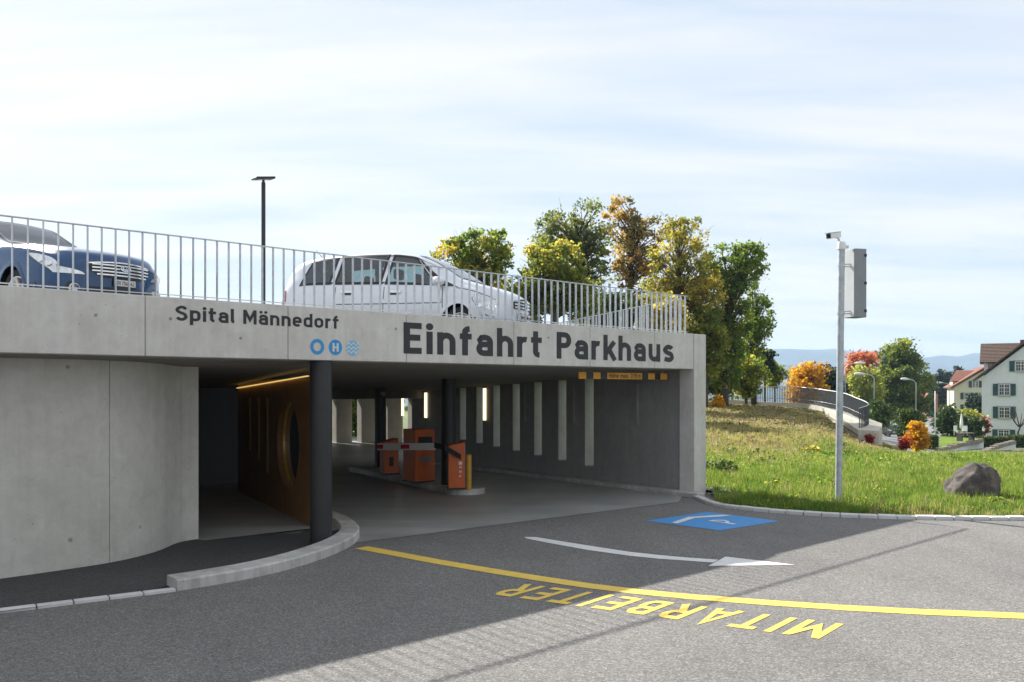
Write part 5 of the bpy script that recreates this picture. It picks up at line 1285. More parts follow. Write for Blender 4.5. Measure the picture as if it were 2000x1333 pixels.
# ------------------------------------------------------------------ trees
def tree(name, base, lobes, leaf, label, cat='tree', group=None, trunk=.18, nclump=70, per=70, size=.13, cr=.55, seed=1, bark='bark', tint=None, fork=.35, flat=.15, shell=.55, droop=0.0):
    """lobes: (x, y, z, rx, ry, rz) relative to the base; clumps of leaves sit at the ends of real branches"""
    if group == 'autumn trees behind the garage': nclump, per, cr, size, shell = int(nclump * 1.3), int(per * .72), cr * .62, size * .80, .60
    rg = np.random.default_rng(seed); base = Vector(base); t = empty(name, base, 0, label, cat, group)
    vol = np.array([l[3] * l[4] * l[5] for l in lobes]) ** .8; vol /= vol.sum()
    ends, axis = [], []
    for i in range(nclump):
        l = lobes[rg.choice(len(lobes), p=vol)]; d = rg.normal(0, 1, 3); d /= np.linalg.norm(d)
        r = shell + (1 - shell) * rg.uniform() ** .6 if rg.uniform() < .75 else rg.uniform(.2, shell)
        ends.append(np.array([l[0] + d[0] * l[3] * r, l[1] + d[1] * l[4] * r, l[2] + d[2] * l[5] * r]))
    ends = np.array(ends); ztop = ends[:, 2].max(); zlow = ends[:, 2].min()
    cx, cy = np.mean([l[0] for l in lobes]), np.mean([l[1] for l in lobes]); zf = max(.5, zlow + (ztop - zlow) * fork * .5)
    b = MB(); spine = [Vector((0, 0, -.2)), Vector((cx * .1, cy * .1, zf * .5)), Vector((cx * .3, cy * .3, zf)), Vector((cx * .7, cy * .7, zf + (ztop - zf) * .5)), Vector((cx, cy, ztop - (ztop - zf) * .12))]
    b.tube(spine, [trunk * 1.15, trunk, trunk * .85, trunk * .45, trunk * .1], 8)
    b.build('trunk', M[bark], t, smooth=True)
    bb = MB()
    for e in ends:
        ev = Vector(e); s = min(.95, max(.05, (ev.z - zf) / max(.1, ztop - zf) * .75)); s = max(0.02, s - rg.uniform(.0, .22))
        a = spine[2].lerp(spine[3], s * 2) if s < .5 else spine[3].lerp(spine[4], s * 2 - 1)
        mid = a.lerp(ev, .5) + Vector((rg.normal(0, .12), rg.normal(0, .12), abs(rg.normal(0, .2)))) * (ev - a).length * .25
        bb.tube([a, a.lerp(mid, .5) + Vector((0, 0, .02)), mid, ev], [trunk * .26, trunk * .20, trunk * .13, trunk * .05], 5, cap=False)
        for _ in range(2):
            q = ev + Vector(rg.normal(0, cr * .7, 3)); bb.tube([mid.lerp(ev, rg.uniform(.3, .8)), q], [trunk * .07, trunk * .03], 3, cap=False)
    o = bb.build('branches', M[bark], t, smooth=True); o['kind'] = 'stuff'
    k = rg.poisson(per, nclump); c = np.repeat(ends, k, 0); sc = np.repeat(cr * rg.uniform(.6, 1.35, nclump), k)[:, None]
    off = np.clip(rg.normal(0, .5, c.shape), -.95, .95); off[:, 2] *= .75
    if droop: off[:, 2] -= np.abs(rg.normal(0, droop, len(c)))
    c = c + off * sc
    base_t = rg.uniform(0, .75, nclump); tt = np.repeat(base_t, k) + rg.normal(0, .14, len(c))
    if tint is not None: tt = tint(c, tt, rg)
    o = leaf_obj('crown', c, rg, size, leaf, t, tt, flat); return t
def up(y0, y1):     # more colour towards the crown top
    return lambda c, tt, rg: tt * .75 + np.clip((c[:, 2] - y0) / (y1 - y0), 0, 1) * .45
def bz(x, Y): return Vector(((x - 1000) * Y / F, Y, 0))
def base_at(x, Y, z=0.0): p = bz(x, Y); return (p.x, p.y, z)
def lob(x0, x1, ytop, ybot, xb, Y, ry=None, z0=0.0):
    """ellipsoid lobe spanning the given outline at distance Y for a tree standing at column xb"""
    c = (x0 + x1) / 2; rx = (x1 - x0) / 2 * Y / F; zt, zb = EYE + (HOR - ytop) * Y / F, EYE + (HOR - ybot) * Y / F
    return ((c - xb) * Y / F, 0, (zt + zb) / 2 - z0, rx, ry or rx, (zt - zb) / 2)
tree('maple_tree', base_at(925, 46, .6), [lob(842, 930, 492, 600, 925, 46), lob(880, 985, 472, 590, 925, 46), lob(945, 1004, 475, 560, 925, 46), lob(860, 1000, 540, 640, 925, 46)], 'leaf_maple', 'broad green maple tree with reddish tips rising behind the silver car', nclump=120, per=95, size=.125, cr=.62, seed=3, group='autumn trees behind the garage')
tree('lime_tree', base_at(1085, 43, .6), [lob(1018, 1150, 492, 640, 1085, 43), lob(1030, 1110, 488, 560, 1085, 43), lob(985, 1080, 560, 660, 1085, 43), lob(1080, 1175, 540, 660, 1085, 43)], 'leaf_lime', 'dense rounded green tree with yellow top', nclump=150, per=110, size=.11, cr=.60, seed=5, tint=up(5.2, 8.9), group='autumn trees behind the garage')
tree('tall_tree', base_at(1140, 62, .6), [lob(1040, 1150, 430, 540, 1140, 62), lob(1095, 1190, 396, 520, 1140, 62), lob(1130, 1225, 440, 620, 1140, 62), lob(1035, 1110, 470, 560, 1140, 62)], 'leaf_airy', 'tallest airy grey-green tree with bare twigs showing', nclump=120, per=62, size=.15, cr=.80, seed=7, bark='dark_bark', trunk=.26, fork=.3, group='autumn trees behind the garage')
tree('rust_tree', base_at(1225, 57, .6), [lob(1180, 1250, 402, 500, 1225, 57), lob(1190, 1280, 450, 620, 1225, 57), lob(1240, 1310, 430, 560, 1225, 57)], 'leaf_rust', 'slender rust and gold coloured tree with open crown', nclump=90, per=60, size=.14, cr=.70, seed=11, bark='dark_bark', trunk=.2, group='autumn trees behind the garage')
tree('yellow_tree', base_at(1330, 51, .6), [lob(1265, 1345, 450, 600, 1330, 51), lob(1310, 1400, 442, 560, 1330, 51), lob(1290, 1420, 520, 680, 1330, 51), lob(1230, 1320, 540, 680, 1330, 51)], 'leaf_yellow', 'spreading yellow-green tree with upswept branches', nclump=150, per=80, size=.12, cr=.66, seed=13, trunk=.22, group='autumn trees behind the garage')
tree('ash_tree', base_at(1415, 53, .6), [lob(1375, 1460, 490, 600, 1415, 53), lob(1430, 1497, 492, 590, 1415, 53), lob(1370, 1470, 580, 700, 1415, 53), lob(1375, 1450, 640, 775, 1415, 53)], 'leaf_green', 'leafy green tree standing just past the end pillar', nclump=170, per=90, size=.12, cr=.66, seed=17, trunk=.22, group='autumn trees behind the garage')
tree('poplar_tree', base_at(1472, 60, .6), [lob(1452, 1490, 560, 680, 1472, 60), lob(1440, 1500, 620, 720, 1472, 60), lob(1448, 1495, 680, 748, 1472, 60), lob(1485, 1512, 600, 680, 1472, 60)], 'leaf_maple', 'narrow poplar with bristly upright twigs and brown lower leaves', nclump=110, per=65, size=.12, cr=.60, seed=19, bark='dark_bark', tint=lambda c, tt, rg: tt * .55 + np.clip((6 - c[:, 2]) / 5, 0, 1) * .55, group='autumn trees behind the garage')
for k, (x0, x1, yt, yb, Y, mt, lb) in enumerate([(850, 960, 585, 700, 48, 'leaf_green', 'green undergrowth bush beneath the maple behind the deck'), (960, 1060, 590, 710, 47, 'leaf_hedge', 'dark undergrowth bush between the maple and the rounded tree'), (1150, 1250, 560, 700, 49, 'leaf_hedge', 'dark undergrowth bush below the tallest airy tree'),
                                             (1240, 1340, 570, 700, 48, 'leaf_yellow', 'yellowish undergrowth bush below the rust coloured tree'), (1340, 1420, 600, 735, 50, 'leaf_lime', 'yellow-green bush right behind the end pillar'), (1375, 1440, 680, 775, 55, 'leaf_green', 'green bush in front of the ash trunk at the ramp railing'), (1425, 1490, 690, 775, 57, 'leaf_maple', 'brownish bush at the foot of the poplar')]):
    xb = (x0 + x1) / 2; tree('undergrowth_bush', base_at(xb, Y, .6), [lob(x0, x1, yt, yb, xb, Y, z0=.6), lob(x0 + 10, xb + 8, yt + 18, yb, xb, Y, z0=.6)], mt, lb, 'bush', nclump=90, per=60, size=.12, cr=.5, seed=80 + k, trunk=.09)
tree('yew_bush', base_at(1494, 62, .6), [lob(1478, 1510, 700, 752, 1494, 62)], 'leaf_dark', 'small dark evergreen at the foot of the poplar', 'bush', nclump=30, per=80, size=.12, cr=.45, seed=21, trunk=.08)
tree('lime_bush', base_at(1513, 64, .6), [lob(1495, 1530, 728, 770, 1513, 64)], 'leaf_lime', 'yellow-green bush behind the ramp railing', 'bush', nclump=26, per=70, size=.12, cr=.45, seed=22, trunk=.06)
tree('golden_tree', base_at(1575, 92, -1.5), [lob(1550, 1605, 708, 752, 1575, 92, z0=-1.5), lob(1540, 1600, 725, 790, 1575, 92, z0=-1.5)], 'leaf_gold', 'golden orange tree glowing behind the ramp railing', nclump=60, per=80, size=.19, cr=.9, seed=23)
tree('spruce_tree', base_at(1618, 96, -1.5), [lob(1600, 1636, 712, 790, 1618, 96, z0=-1.5), lob(1615, 1650, 740, 800, 1618, 96, z0=-1.5)], 'leaf_dark', 'dark conifer beside the golden orange tree', nclump=60, per=80, size=.18, cr=.7, seed=24, bark='dark_bark')
tree('willow_tree', base_at(1690, 105, -2), [lob(1655, 1720, 715, 780, 1690, 105, z0=-2), lob(1660, 1715, 745, 825, 1690, 105, z0=-2)], 'leaf_willow', 'pale green drooping tree behind the curved railing end', nclump=90, per=80, size=.19, cr=1.0, seed=25, droop=.5)
tree('pink_tree', base_at(1685, 120, -2), [lob(1664, 1706, 686, 722, 1685, 120, z0=-2), lob(1650, 1690, 710, 745, 1685, 120, z0=-2)], 'leaf_pink', 'salmon pink autumn tree behind the pale green one', nclump=55, per=80, size=.20, cr=1.0, seed=26)
tree('chestnut_tree', base_at(1762, 128, -4), [lob(1725, 1795, 668, 730, 1762, 128, z0=-4), lob(1700, 1812, 700, 800, 1762, 128, z0=-4), lob(1720, 1815, 770, 836, 1762, 128, z0=-4), lob(1700, 1740, 690, 750, 1762, 128, z0=-4)], 'leaf_lime', 'large dense green tree with sunlit yellow top beside the street', nclump=210, per=95, size=.23, cr=1.15, seed=27, trunk=.4, tint=lambda c, tt, rg: tt * .45 + np.clip((c[:, 2] - 10.0) / 4, 0, 1) * .5)
tree('street_bush', base_at(1716, 82, -2.5), [lob(1696, 1735, 786, 835, 1716, 82, z0=-2.5)], 'leaf_hedge', 'rounded green bush behind the ramp wall end', 'bush', nclump=36, per=80, size=.15, cr=.6, seed=28, trunk=.08)
tree('street_bush', base_at(1776, 60, -2.3), [lob(1758, 1796, 800, 872, 1776, 60, z0=-2.3)], 'leaf_hedge', 'upright green bush just behind the orange shrub', 'bush', nclump=50, per=80, size=.11, cr=.42, seed=29, trunk=.07)
tree('orange_shrub', base_at(1792, 50, -1.6), [lob(1776, 1808, 832, 880, 1792, 50, z0=-1.6), lob(1780, 1796, 826, 850, 1792, 50, z0=-1.6)], 'leaf_gold', 'bright orange shrub at the far edge of the lawn', 'shrub', nclump=60, per=80, size=.075, cr=.34, seed=30, trunk=.04)
tree('red_shrub', base_at(1765, 49, -1.5), [lob(1758, 1775, 852, 878, 1765, 49, z0=-1.5)], 'leaf_crimson', 'small crimson shrub beside the orange one', 'shrub', nclump=18, per=50, size=.06, cr=.25, seed=31, trunk=.03)
tree('red_shrub', base_at(1699, 45, -.6), [lob(1692, 1704, 850, 874, 1699, 45, z0=-.6)], 'leaf_crimson', 'small crimson plant in front of the ramp wall end', 'shrub', nclump=10, per=50, size=.05, cr=.2, seed=32, trunk=.02)
for k, (x0, x1, yt, yb, Y) in enumerate([(1826, 1848, 718, 800, 235), (1842, 1862, 716, 802, 240), (1858, 1882, 714, 800, 230), (1818, 1832, 736, 790, 250)]):
    lb = ['dark fir tree in the clump, broad and nearest the pink house', 'dark fir tree in the middle of the clump', 'dark fir tree of the clump beside the cream house', 'small dark fir tree standing apart from the clump beside the pink house'][k]; xb = (x0 + x1) / 2
    n_ = 5; LB = [lob(xb - (x1 - x0) / 2 * (.35 + .65 * j / n_), xb + (x1 - x0) / 2 * (.35 + .65 * j / n_), yt + (yb - yt) * j / (n_ + 1), yt + (yb - yt) * (j + 1.8) / (n_ + 1), xb, Y, z0=-6) for j in range(n_)]
    tree('fir_tree', base_at(xb, Y, -6), LB, 'leaf_dark', lb, nclump=60, per=70, size=.34, cr=1.0, seed=40 + k, bark='dark_bark', trunk=.3, group='dark firs')
for k, (x0, x1, yt, yb, Y, mt, lb) in enumerate([(1828, 1874, 795, 852, 95, 'leaf_hedge', 'large dark rounded bush by the flagpole in the garden'), (1868, 1912, 800, 850, 98, 'leaf_willow', 'yellowish bush in front of the cream house'), (1878, 1910, 815, 855, 92, 'leaf_hedge', 'dark clipped bush beside the white garden chairs'),
                                             (1895, 1918, 770, 812, 118, 'leaf_dark', 'dark evergreen in front of the cream house wall'), (1907, 1918, 818, 845, 96, 'leaf_crimson', 'red creeper bush at the corner of the white house'), (1812, 1832, 770, 812, 200, 'leaf_dark', 'dark street tree in front of the pink house')]):
    xb = (x0 + x1) / 2; tree('garden_bush', base_at(xb, Y, H(*base_at(xb, Y)[:2])), [lob(x0, x1, yt, yb, xb, Y, z0=H(*base_at(xb, Y)[:2]))], mt, lb, 'bush', nclump=48, per=80, size=.17 * Y / 95, cr=.65, seed=50 + k, trunk=.08)
# planting seen through the rear openings of the garage
for k, (x, mt, lb) in enumerate([(600, 'leaf_green', 'green bush outside the rear garage openings, beyond the dark column'), (655, 'leaf_yellow', 'yellowing bush outside the first rear garage opening'), (702, 'leaf_hedge', 'dark green bush outside the second rear garage opening'), (750, 'leaf_green', 'green bush behind the rear garage column')]):
    tree('rear_bush', base_at(x, 39.5, 0), [lob(x - 26, x + 26, 740, 868, x, 39.5)], mt, lb, 'bush', nclump=34, per=60, size=.10, cr=.42, seed=60 + k, trunk=.05)
# ------------------------------------------------------------------ curved ramp wall with railing
rp_ = [(1360, 62.5, 1.50), (1430, 61.5, 1.36), (1480, 60, 1.24), (1540, 58, 1.20), (1580, 56, 1.14), (1620, 53.6, .98), (1650, 51, .83), (1672, 49.4, .60), (1688, 48.2, .44), (1696, 47.3, .32), (1694, 46.5, .24), (1686, 46.1, .17), (1677, 45.9, .10)]
A3 = [Vector(((x - 1000) * Y / F, Y, z)) for x, Y, z in rp_]
def cr3(P, k):
    xy = _cr([(p.x, p.y) for p in P], k); zs = _cr([(p.z, 0) for p in P], k); return [Vector((a[0], a[1], z[0])) for a, z in zip(xy, zs)]
RL = cr3(A3, 6); body = [p for p in RL if True]
cut = max(range(len(RL)), key=lambda i: RL[i].x)                 # outermost point of the hairpin
rw = empty('ramp_wall', (RL[cut].x, RL[cut].y, 0), 0, 'pale curved concrete ramp wall bordering the dry bank', 'wall'); inv = Matrix.Translation(rw.location).inverted()
def rwp(o): o.parent = rw; o.matrix_parent_inverse = inv.copy(); return o
b = MB(); inn = RL[:cut + 1]; n = len(inn)
endp = Vector((W(1677, 840, 45.7).x, 45.7, .06)); inn = inn[:-3] + [endp]; n = len(inn)
def outer_off(i):
    s = i / (n - 1); return .35 + .95 * max(0, (s - .45) / .55)
P0, P1 = [], []
for i, p in enumerate(inn):
    d = (inn[min(i + 1, n - 1)] - inn[max(i - 1, 0)]); d.z = 0; d.normalize(); nn = Vector((-d.y, d.x, 0)); nn = nn if nn.x + nn.y > 0 else -nn
    P0.append(p - nn * .10); P1.append(p + nn * outer_off(i))
P0[-1] = Vector((W(1676, 840, 45.5).x, 45.5, .05)); P1[-1] = Vector((W(1716, 845, 45.3).x, 45.3, .0)); P1[-2] = Vector((W(1722, 836, 47.2).x, 47.2, .12)); P1[-3] = Vector((W(1723, 829, 48.4).x, 48.4, .25))
V = [(p.x, p.y, p.z) for p in P0] + [(p.x, p.y, p.z) for p in P1] + [(p.x, p.y, p.z - 1.6) for p in P0] + [(p.x, p.y, p.z - 2.6) for p in P1]; f = []
for i in range(n - 1):
    f += [(i, i + 1, n + i + 1, n + i), (2 * n + i, 2 * n + i + 1, i + 1, i), (n + i, n + i + 1, 3 * n + i + 1, 3 * n + i)]
f += [(n - 1, 2 * n - 1, 4 * n - 1, 3 * n - 1), (0, 2 * n, 3 * n, n)]
b.poly(V, f); rwp(b.build('parapet', M['parapet_concrete'], auto=35))
b = MB(); V = []
for p in P0: V += [(p.x, p.y, p.z - .26), (p.x - .03, p.y - .05, p.z - .27), (p.x - .03, p.y - .05, p.z - .33), (p.x, p.y, p.z - .34)]
f = [(i * 4 + j, i * 4 + j + 1, i * 4 + 5 + j, i * 4 + 4 + j) for i in range(n - 1) for j in range(3)]
b.poly(V, f); rwp(b.build('drip_edge', M['dark_concrete']))
rr_ = empty('ramp_railing', (RL[0].x, RL[0].y, RL[0].z), 0, 'dark grey bar railing curving round on the ramp wall', 'railing'); inv2 = Matrix.Translation(rr_.location).inverted()
def rrp(o): o.parent = rr_; o.matrix_parent_inverse = inv2.copy(); return o
hR = 1.02; b = MB(); b.tube([p + Vector((0, 0, hR)) for p in RL], .028, 6); rrp(b.build('top_rail', M['galvanised'], smooth=True))
b = MB(); b.tube([p + Vector((0, 0, .26)) for p in RL], .016, 6); rrp(b.build('bottom_rail', M['galvanised'], smooth=True))
b = MB(); b.box(-.008, .008, -.026, .026, -.02, hR); mb_ = b.mesh('baluster')
rs = resample([Vector((p.x, p.y, 0)) for p in RL], .135)
for i, p in enumerate(rs):
    j = min(range(len(RL)), key=lambda k: (RL[k].x - p.x) ** 2 + (RL[k].y - p.y) ** 2); q = RL[min(j + 1, len(RL) - 1)] - RL[max(j - 1, 0)]
    o = link('baluster', mb_, M['railing_dark'], loc=(p.x - RL[0].x, p.y - RL[0].y, RL[j].z - RL[0].z), rz=math.atan2(q.y, q.x)); o.parent = rr_

# ------------------------------------------------------------------ camera pole
pb = Vector((6.03, 16.55, H(6.03, 16.55))); pt = Vector((6.085, 16.55, 4.80))
pole = empty('camera_pole', pb, 0, 'tall galvanised pole in the lawn carrying a surveillance camera', 'pole')
b = MB(); b.tube([Vector((0, 0, -.1)), pt - pb], .062, 28); b.build('post', M['galvanised_pole'], pole, auto=50)
tp = pt - pb
b = MB(); b.lathe([(.066, -.06), (.075, -.05), (.075, .05), (.06, .085), (.001, .09)], 24, tp); b.build('mount_cap', M['off_white'], pole, auto=40)
b = MB(); b.tube([tp + Vector((.055, 0, .0)), tp + Vector((.125, .0, .0))], .035, 14); b.build('junction_box', M['off_white'], pole, auto=40)
b = MB(); b.tube([tp + Vector((-.03, 0, .06)), tp + Vector((-.06, -.02, .15)), tp + Vector((-.11, -.03, .17))], .022, 10); b.build('bracket', M['off_white'], pole, auto=40)
cm = empty('surveillance_camera', pt + Vector((-.16, -.03, .20)), rad(200), 'white box-shaped surveillance camera on top of the pole', 'camera')
cm.rotation_euler = (0, rad(10), rad(216))
b = MB(); b.box(-.17, .15, -.055, .055, -.05, .05); b.build('housing', M['off_white'], cm, bevel=.012, seg=2)
b = MB(); b.box(-.19, .20, -.064, .064, .052, .060); b.build('sun_shield', M['off_white'], cm)
b = MB(); b.box(.150, .155, -.045, .045, -.04, .04); b.build('front_window', M['black_plastic'], cm)
b = MB(); b.lathe([(.028, .156), (.028, .17), (.001, .17)], 16, axis='x'); b.build('lens', M['window_glass'], cm, auto=40)
# display cabinet beside the pole
cbY = 16.62; cc = W(1672, 621, cbY); cab = empty('display_cabinet', (cc.x, cbY, cc.z), rad(15), 'grey flat display cabinet bolted to the camera pole', 'sign cabinet')
hc = (621 - 488) * cbY / F
b = MB(); b.box(-.13, .13, -.13, .17, 0, hc); b.build('cabinet_body', M['cabinet_grey'], cab, bevel=.006, seg=1)
b = MB(); b.box(-.136, -.131, -.125, .165, .01, hc - .01); b.build('rear_cover', M['cabinet_pale'], cab)
for z in (.12, hc * .5, hc - .12):
    b = MB(); b.box(.08, .132, -.137, -.128, z - .025, z + .025); b.build('hinge', M['black_plastic'], cab)
bpy.context.view_layer.update()
for z in (4.62 - .17, 3.58):
    P1_ = Vector((6.08, 16.55, z)); b = MB()
    for dz in (-.022, .022): b.tube([P1_ + Vector((.05, 0, dz)), P1_ + Vector((.30, .06, dz + .02))], .011, 8)
    b.lathe([(.066, z - .025), (.070, z - .025), (.070, z + .025), (.066, z + .025)], 24, (6.03 + .055 * (z / 4.8), 16.55, 0))
    o = b.build('clamp_bracket', M['galvanised'], auto=40); o.parent = pole; o.matrix_parent_inverse = Matrix.Translation(pb).inverted()

# ------------------------------------------------------------------ lamp on the deck
LY = 20.5; lx = (514.5 - 1000) * LY / F; lz = 2.62; ltop = EYE + (HOR - 357) * LY / F
lamp = empty('deck_lamp', (lx, LY, lz), 0, 'dark slim lamp post with flat square head on the parking deck', 'street lamp')
b = MB(); b.tube([(0, 0, 0), (0, 0, ltop - lz)], .047, 16); b.build('post', M['anthracite'], lamp, auto=50)
b = MB(); b.tube([(0, 0, ltop - lz - .05), (0, 0, ltop - lz + .06)], .03, 12); b.build('neck', M['anthracite'], lamp, auto=50)
hd_ = empty('lamp_head', (0, 0, ltop - lz + .09)); hd_.parent = lamp; hd_.rotation_euler = (rad(6), rad(-7), rad(30))
b = MB(); b.box(-.22, .22, -.22, .22, -.02, .03); o = b.build('head_plate', M['anthracite'], hd_, bevel=.01, seg=1)
b = MB(); b.box(-.12, .12, -.12, .12, -.026, -.021); o = b.build('lens', M['cabinet_pale'], hd_)

# ------------------------------------------------------------------ houses down the hill
def window(parent, x, z, w, h, y, shutters, mat_sh, nx=2, rows=3, sill=True):
    """window in a wall facing -y; x centre, z sill height, local to the house"""
    f = empty('window', (x, y - .052, z)); f.parent = parent
    fr = .055; b = MB()
    b.box(-w / 2, -w / 2 + fr, -.03, .05, 0, h); b.box(w / 2 - fr, w / 2, -.03, .05, 0, h); b.box(-w / 2 + fr, w / 2 - fr, -.03, .05, 0, fr); b.box(-w / 2 + fr, w / 2 - fr, -.03, .05, h - fr, h)
    b.box(-.045, .045, -.028, .05, fr, h - fr); b.box(-w / 2 + fr, -.046, -.026, .05, h * .66, h * .66 + .05); b.box(.046, w / 2 - fr, -.026, .05, h * .66, h * .66 + .05)
    for s in (-1, 1):
        b.box(s * w / 4 - .015, s * w / 4 + .015, -.02, .05, fr, h - fr)
    b.box(-w / 2 + fr, -.047, -.018, .05, h * .33, h * .33 + .03); b.box(.047, w / 2 - fr, -.018, .05, h * .33, h * .33 + .03)
    b.build('frame', M['frame_white'], f)
    b = MB(); b.box(-w / 2 + fr, w / 2 - fr, .02, .04, fr, h - fr); b.build('pane', M['window_glass'], f)
    b = MB(); b.box(-w / 2 - .09, w / 2 + .09, -.05, .05, h + .001, h + .12); b.build('lintel', M['sill_stone'], f)
    if sill: b = MB(); b.box(-w / 2 - .09, w / 2 + .09, -.10, .05, -.10, -.001); b.build('sill', M['sill_stone'], f)
    if shutters:
        for s in (-1, 1):
            b = MB(); x0 = s * (w / 2 + .10 + shutters / 2); b.box(x0 - shutters / 2, x0 + shutters / 2, -.07, -.02, -.02, h + .06)
            for k in range(9): zz = .1 + k * (h - .2) / 8; b.box(x0 - shutters / 2 + .07, x0 + shutters / 2 - .07, -.085, -.071, zz, zz + .07)
            b.build('shutter', M[mat_sh], f)
    return f
def roof_slab(P, th, name, mat, parent, tiles=0):
    """P: four corners a-b along the eave, d-c along the ridge"""
    a, b_, c, d = [Vector(p) for p in P]; n_ = (b_ - a).cross(d - a).normalized(); n_ = n_ if n_.z > 0 else -n_
    m = MB(); m.hexa([a, b_, c, d] + [p + n_ * th for p in (a, b_, c, d)]); o = m.build(name, mat, parent)
    if tiles:
        t = MB(); Ls = (d - a).length; k = int(Ls / tiles)
        for i in range(k):
            s0, s1 = i / k, (i + 1.12) / k; s1 = min(s1, 1)
            p0, p1, p2, p3 = a.lerp(d, s0), b_.lerp(c, s0), b_.lerp(c, s1), a.lerp(d, s1)
            t.hexa([p0 + n_ * (th + .002), p1 + n_ * (th + .002), p2 + n_ * (th + .002), p3 + n_ * (th + .002), p0 + n_ * (th + .07), p1 + n_ * (th + .07), p2 + n_ * (th + .015), p3 + n_ * (th + .015)])
        q = t.build('tile_courses', mat, o); q['kind'] = 'stuff'
    return o
# white house
HY = 106.0; m_px = HY / F
hw = empty('white_house', (917.5 * m_px, HY, EYE + (HOR - 866) * m_px), 0, 'tall white gabled house with dark green shutters', 'house'); hw.rotation_euler.z = rad(-28); bpy.context.view_layer.update()
hx = lambda x: (x - 1917.5) * m_px
hz = lambda y: (866 - y) * m_px
apx, apy = 2062, 612
b = MB(); ov = hx(apx); zr = hz(apy) - .35; eL = (0, hz(738)); eR = (2 * ov, hz(738))
b.poly([(0, 0, -1.5), (2 * ov, 0, -1.5), (2 * ov, 0, eR[1]), (ov, 0, zr), (0, 0, eL[1]), (0, 12, -1.5), (2 * ov, 12, -1.5), (2 * ov, 12, eR[1]), (ov, 12, zr), (0, 12, eL[1])],
       [(0, 1, 2, 3, 4), (9, 8, 7, 6, 5), (0, 4, 9, 5), (1, 6, 7, 2), (2, 7, 8, 3), (3, 8, 9, 4)]); b.build('wall', M['render_white'], hw)
lo = (hx(1903), hz(745)); tp_ = (ov, hz(apy))
roof_slab([(lo[0], -.55, lo[1]), (lo[0], 12.4, lo[1]), (tp_[0], 12.4, tp_[1]), (tp_[0], -.55, tp_[1])], .12, 'roof', M['roof_brown'], hw, .35)
roof_slab([(2 * ov - lo[0], -.55, lo[1]), (2 * ov - lo[0], 12.4, lo[1]), (tp_[0], 12.4, tp_[1]), (tp_[0], -.55, tp_[1])], .12, 'roof', M['roof_brown'], hw, .35)
# cross dormer
b = MB(); b.box(hx(1921), hx(1990), 3.0, 8.5, hz(735), hz(706)); b.build('dormer_wall', M['render_white'], hw)
roof_slab([(hx(1913.5), 2.1, hz(708.5)), (hx(2010), 2.1, hz(708.5)), (hx(2010), 5.8, hz(669)), (hx(1915), 5.8, hz(669))], .10, 'dormer_roof', M['roof_brown'], hw, .33)
roof_slab([(hx(1913.5), 9.4, hz(708.5)), (hx(2010), 9.4, hz(708.5)), (hx(2010), 5.8, hz(669)), (hx(1915), 5.8, hz(669))], .10, 'dormer_roof', M['roof_brown'], hw, .33)
window(hw, hx(1934), hz(722), .8, .75, 3.0, 0, 'shutter_green')
b = MB(); b.box(hx(1985), hx(1993), 5.0, 5.6, hz(690), hz(662)); b.build('chimney', M['roof_brown'], hw)
for (xc, y0, y1) in [(1956, 751, 772.5), (1956, 795, 816.5), (1955, 839.5, 857), (1984, 707, 726), (2011, 751, 772.5), (2011, 795, 816.5)]:
    window(hw, hx(xc), hz(y1), 1.10, hz(y0) - hz(y1), 0, .52, 'shutter_green')
# cream house
CYh = 175.0; mc = CYh / F
hc_ = empty('cream_house', ((1862 - 1000) * mc, CYh, EYE + (HOR - 815) * mc), 0, 'cream gabled house with red roof behind the white house', 'house'); hc_.rotation_euler.z = rad(-21)
cx_ = lambda x: (x - 1862) * mc
cz_ = lambda y: (815 - y) * mc
wL, wR = cx_(1863), cx_(1985); ax_, az_ = cx_(1921), cz_(717)
b = MB(); b.poly([(wL, 0, -3), (wR, 0, -3), (wR, 0, cz_(757)), (ax_, 0, az_ - .3), (wL, 0, cz_(757)), (wL, 14, -3), (wR, 14, -3), (wR, 14, cz_(757)), (ax_, 14, az_ - .3), (wL, 14, cz_(757))],
                 [(0, 1, 2, 3, 4), (9, 8, 7, 6, 5), (0, 4, 9, 5), (1, 6, 7, 2), (2, 7, 8, 3), (3, 8, 9, 4)]); b.build('wall', M['render_cream'], hc_)
roof_slab([(cx_(1857), -.6, cz_(759)), (cx_(1857), 14.5, cz_(759)), (ax_, 14.5, az_), (ax_, -.6, az_)], .2, 'roof', M['roof_red'], hc_, .45)
roof_slab([(2 * ax_ - cx_(1857), -.6, cz_(759)), (2 * ax_ - cx_(1857), 14.5, cz_(759)), (ax_, 14.5, az_), (ax_, -.6, az_)], .2, 'roof', M['roof_red'], hc_, .45)
roof_slab([(cx_(1858), 3.0, cz_(746)), (cx_(1915), 3.0, cz_(746)), (cx_(1915), 7.5, cz_(724)), (cx_(1874), 7.5, cz_(724))], .15, 'dormer_roof', M['roof_red'], hc_, .45)
b = MB(); b.box(cx_(1863.5), cx_(1900), 3.3, 9.0, cz_(760), cz_(746)); b.build('dormer_wall', M['render_cream'], hc_)
for (xc, y0, y1) in [(1900.5, 745, 757), (1886, 768, 780), (1886, 791, 803), (1911, 768, 780)]:
    window(hc_, cx_(xc), cz_(y1), 1.05, cz_(y0) - cz_(y1), 0, .55, 'shutter_dark', sill=False)
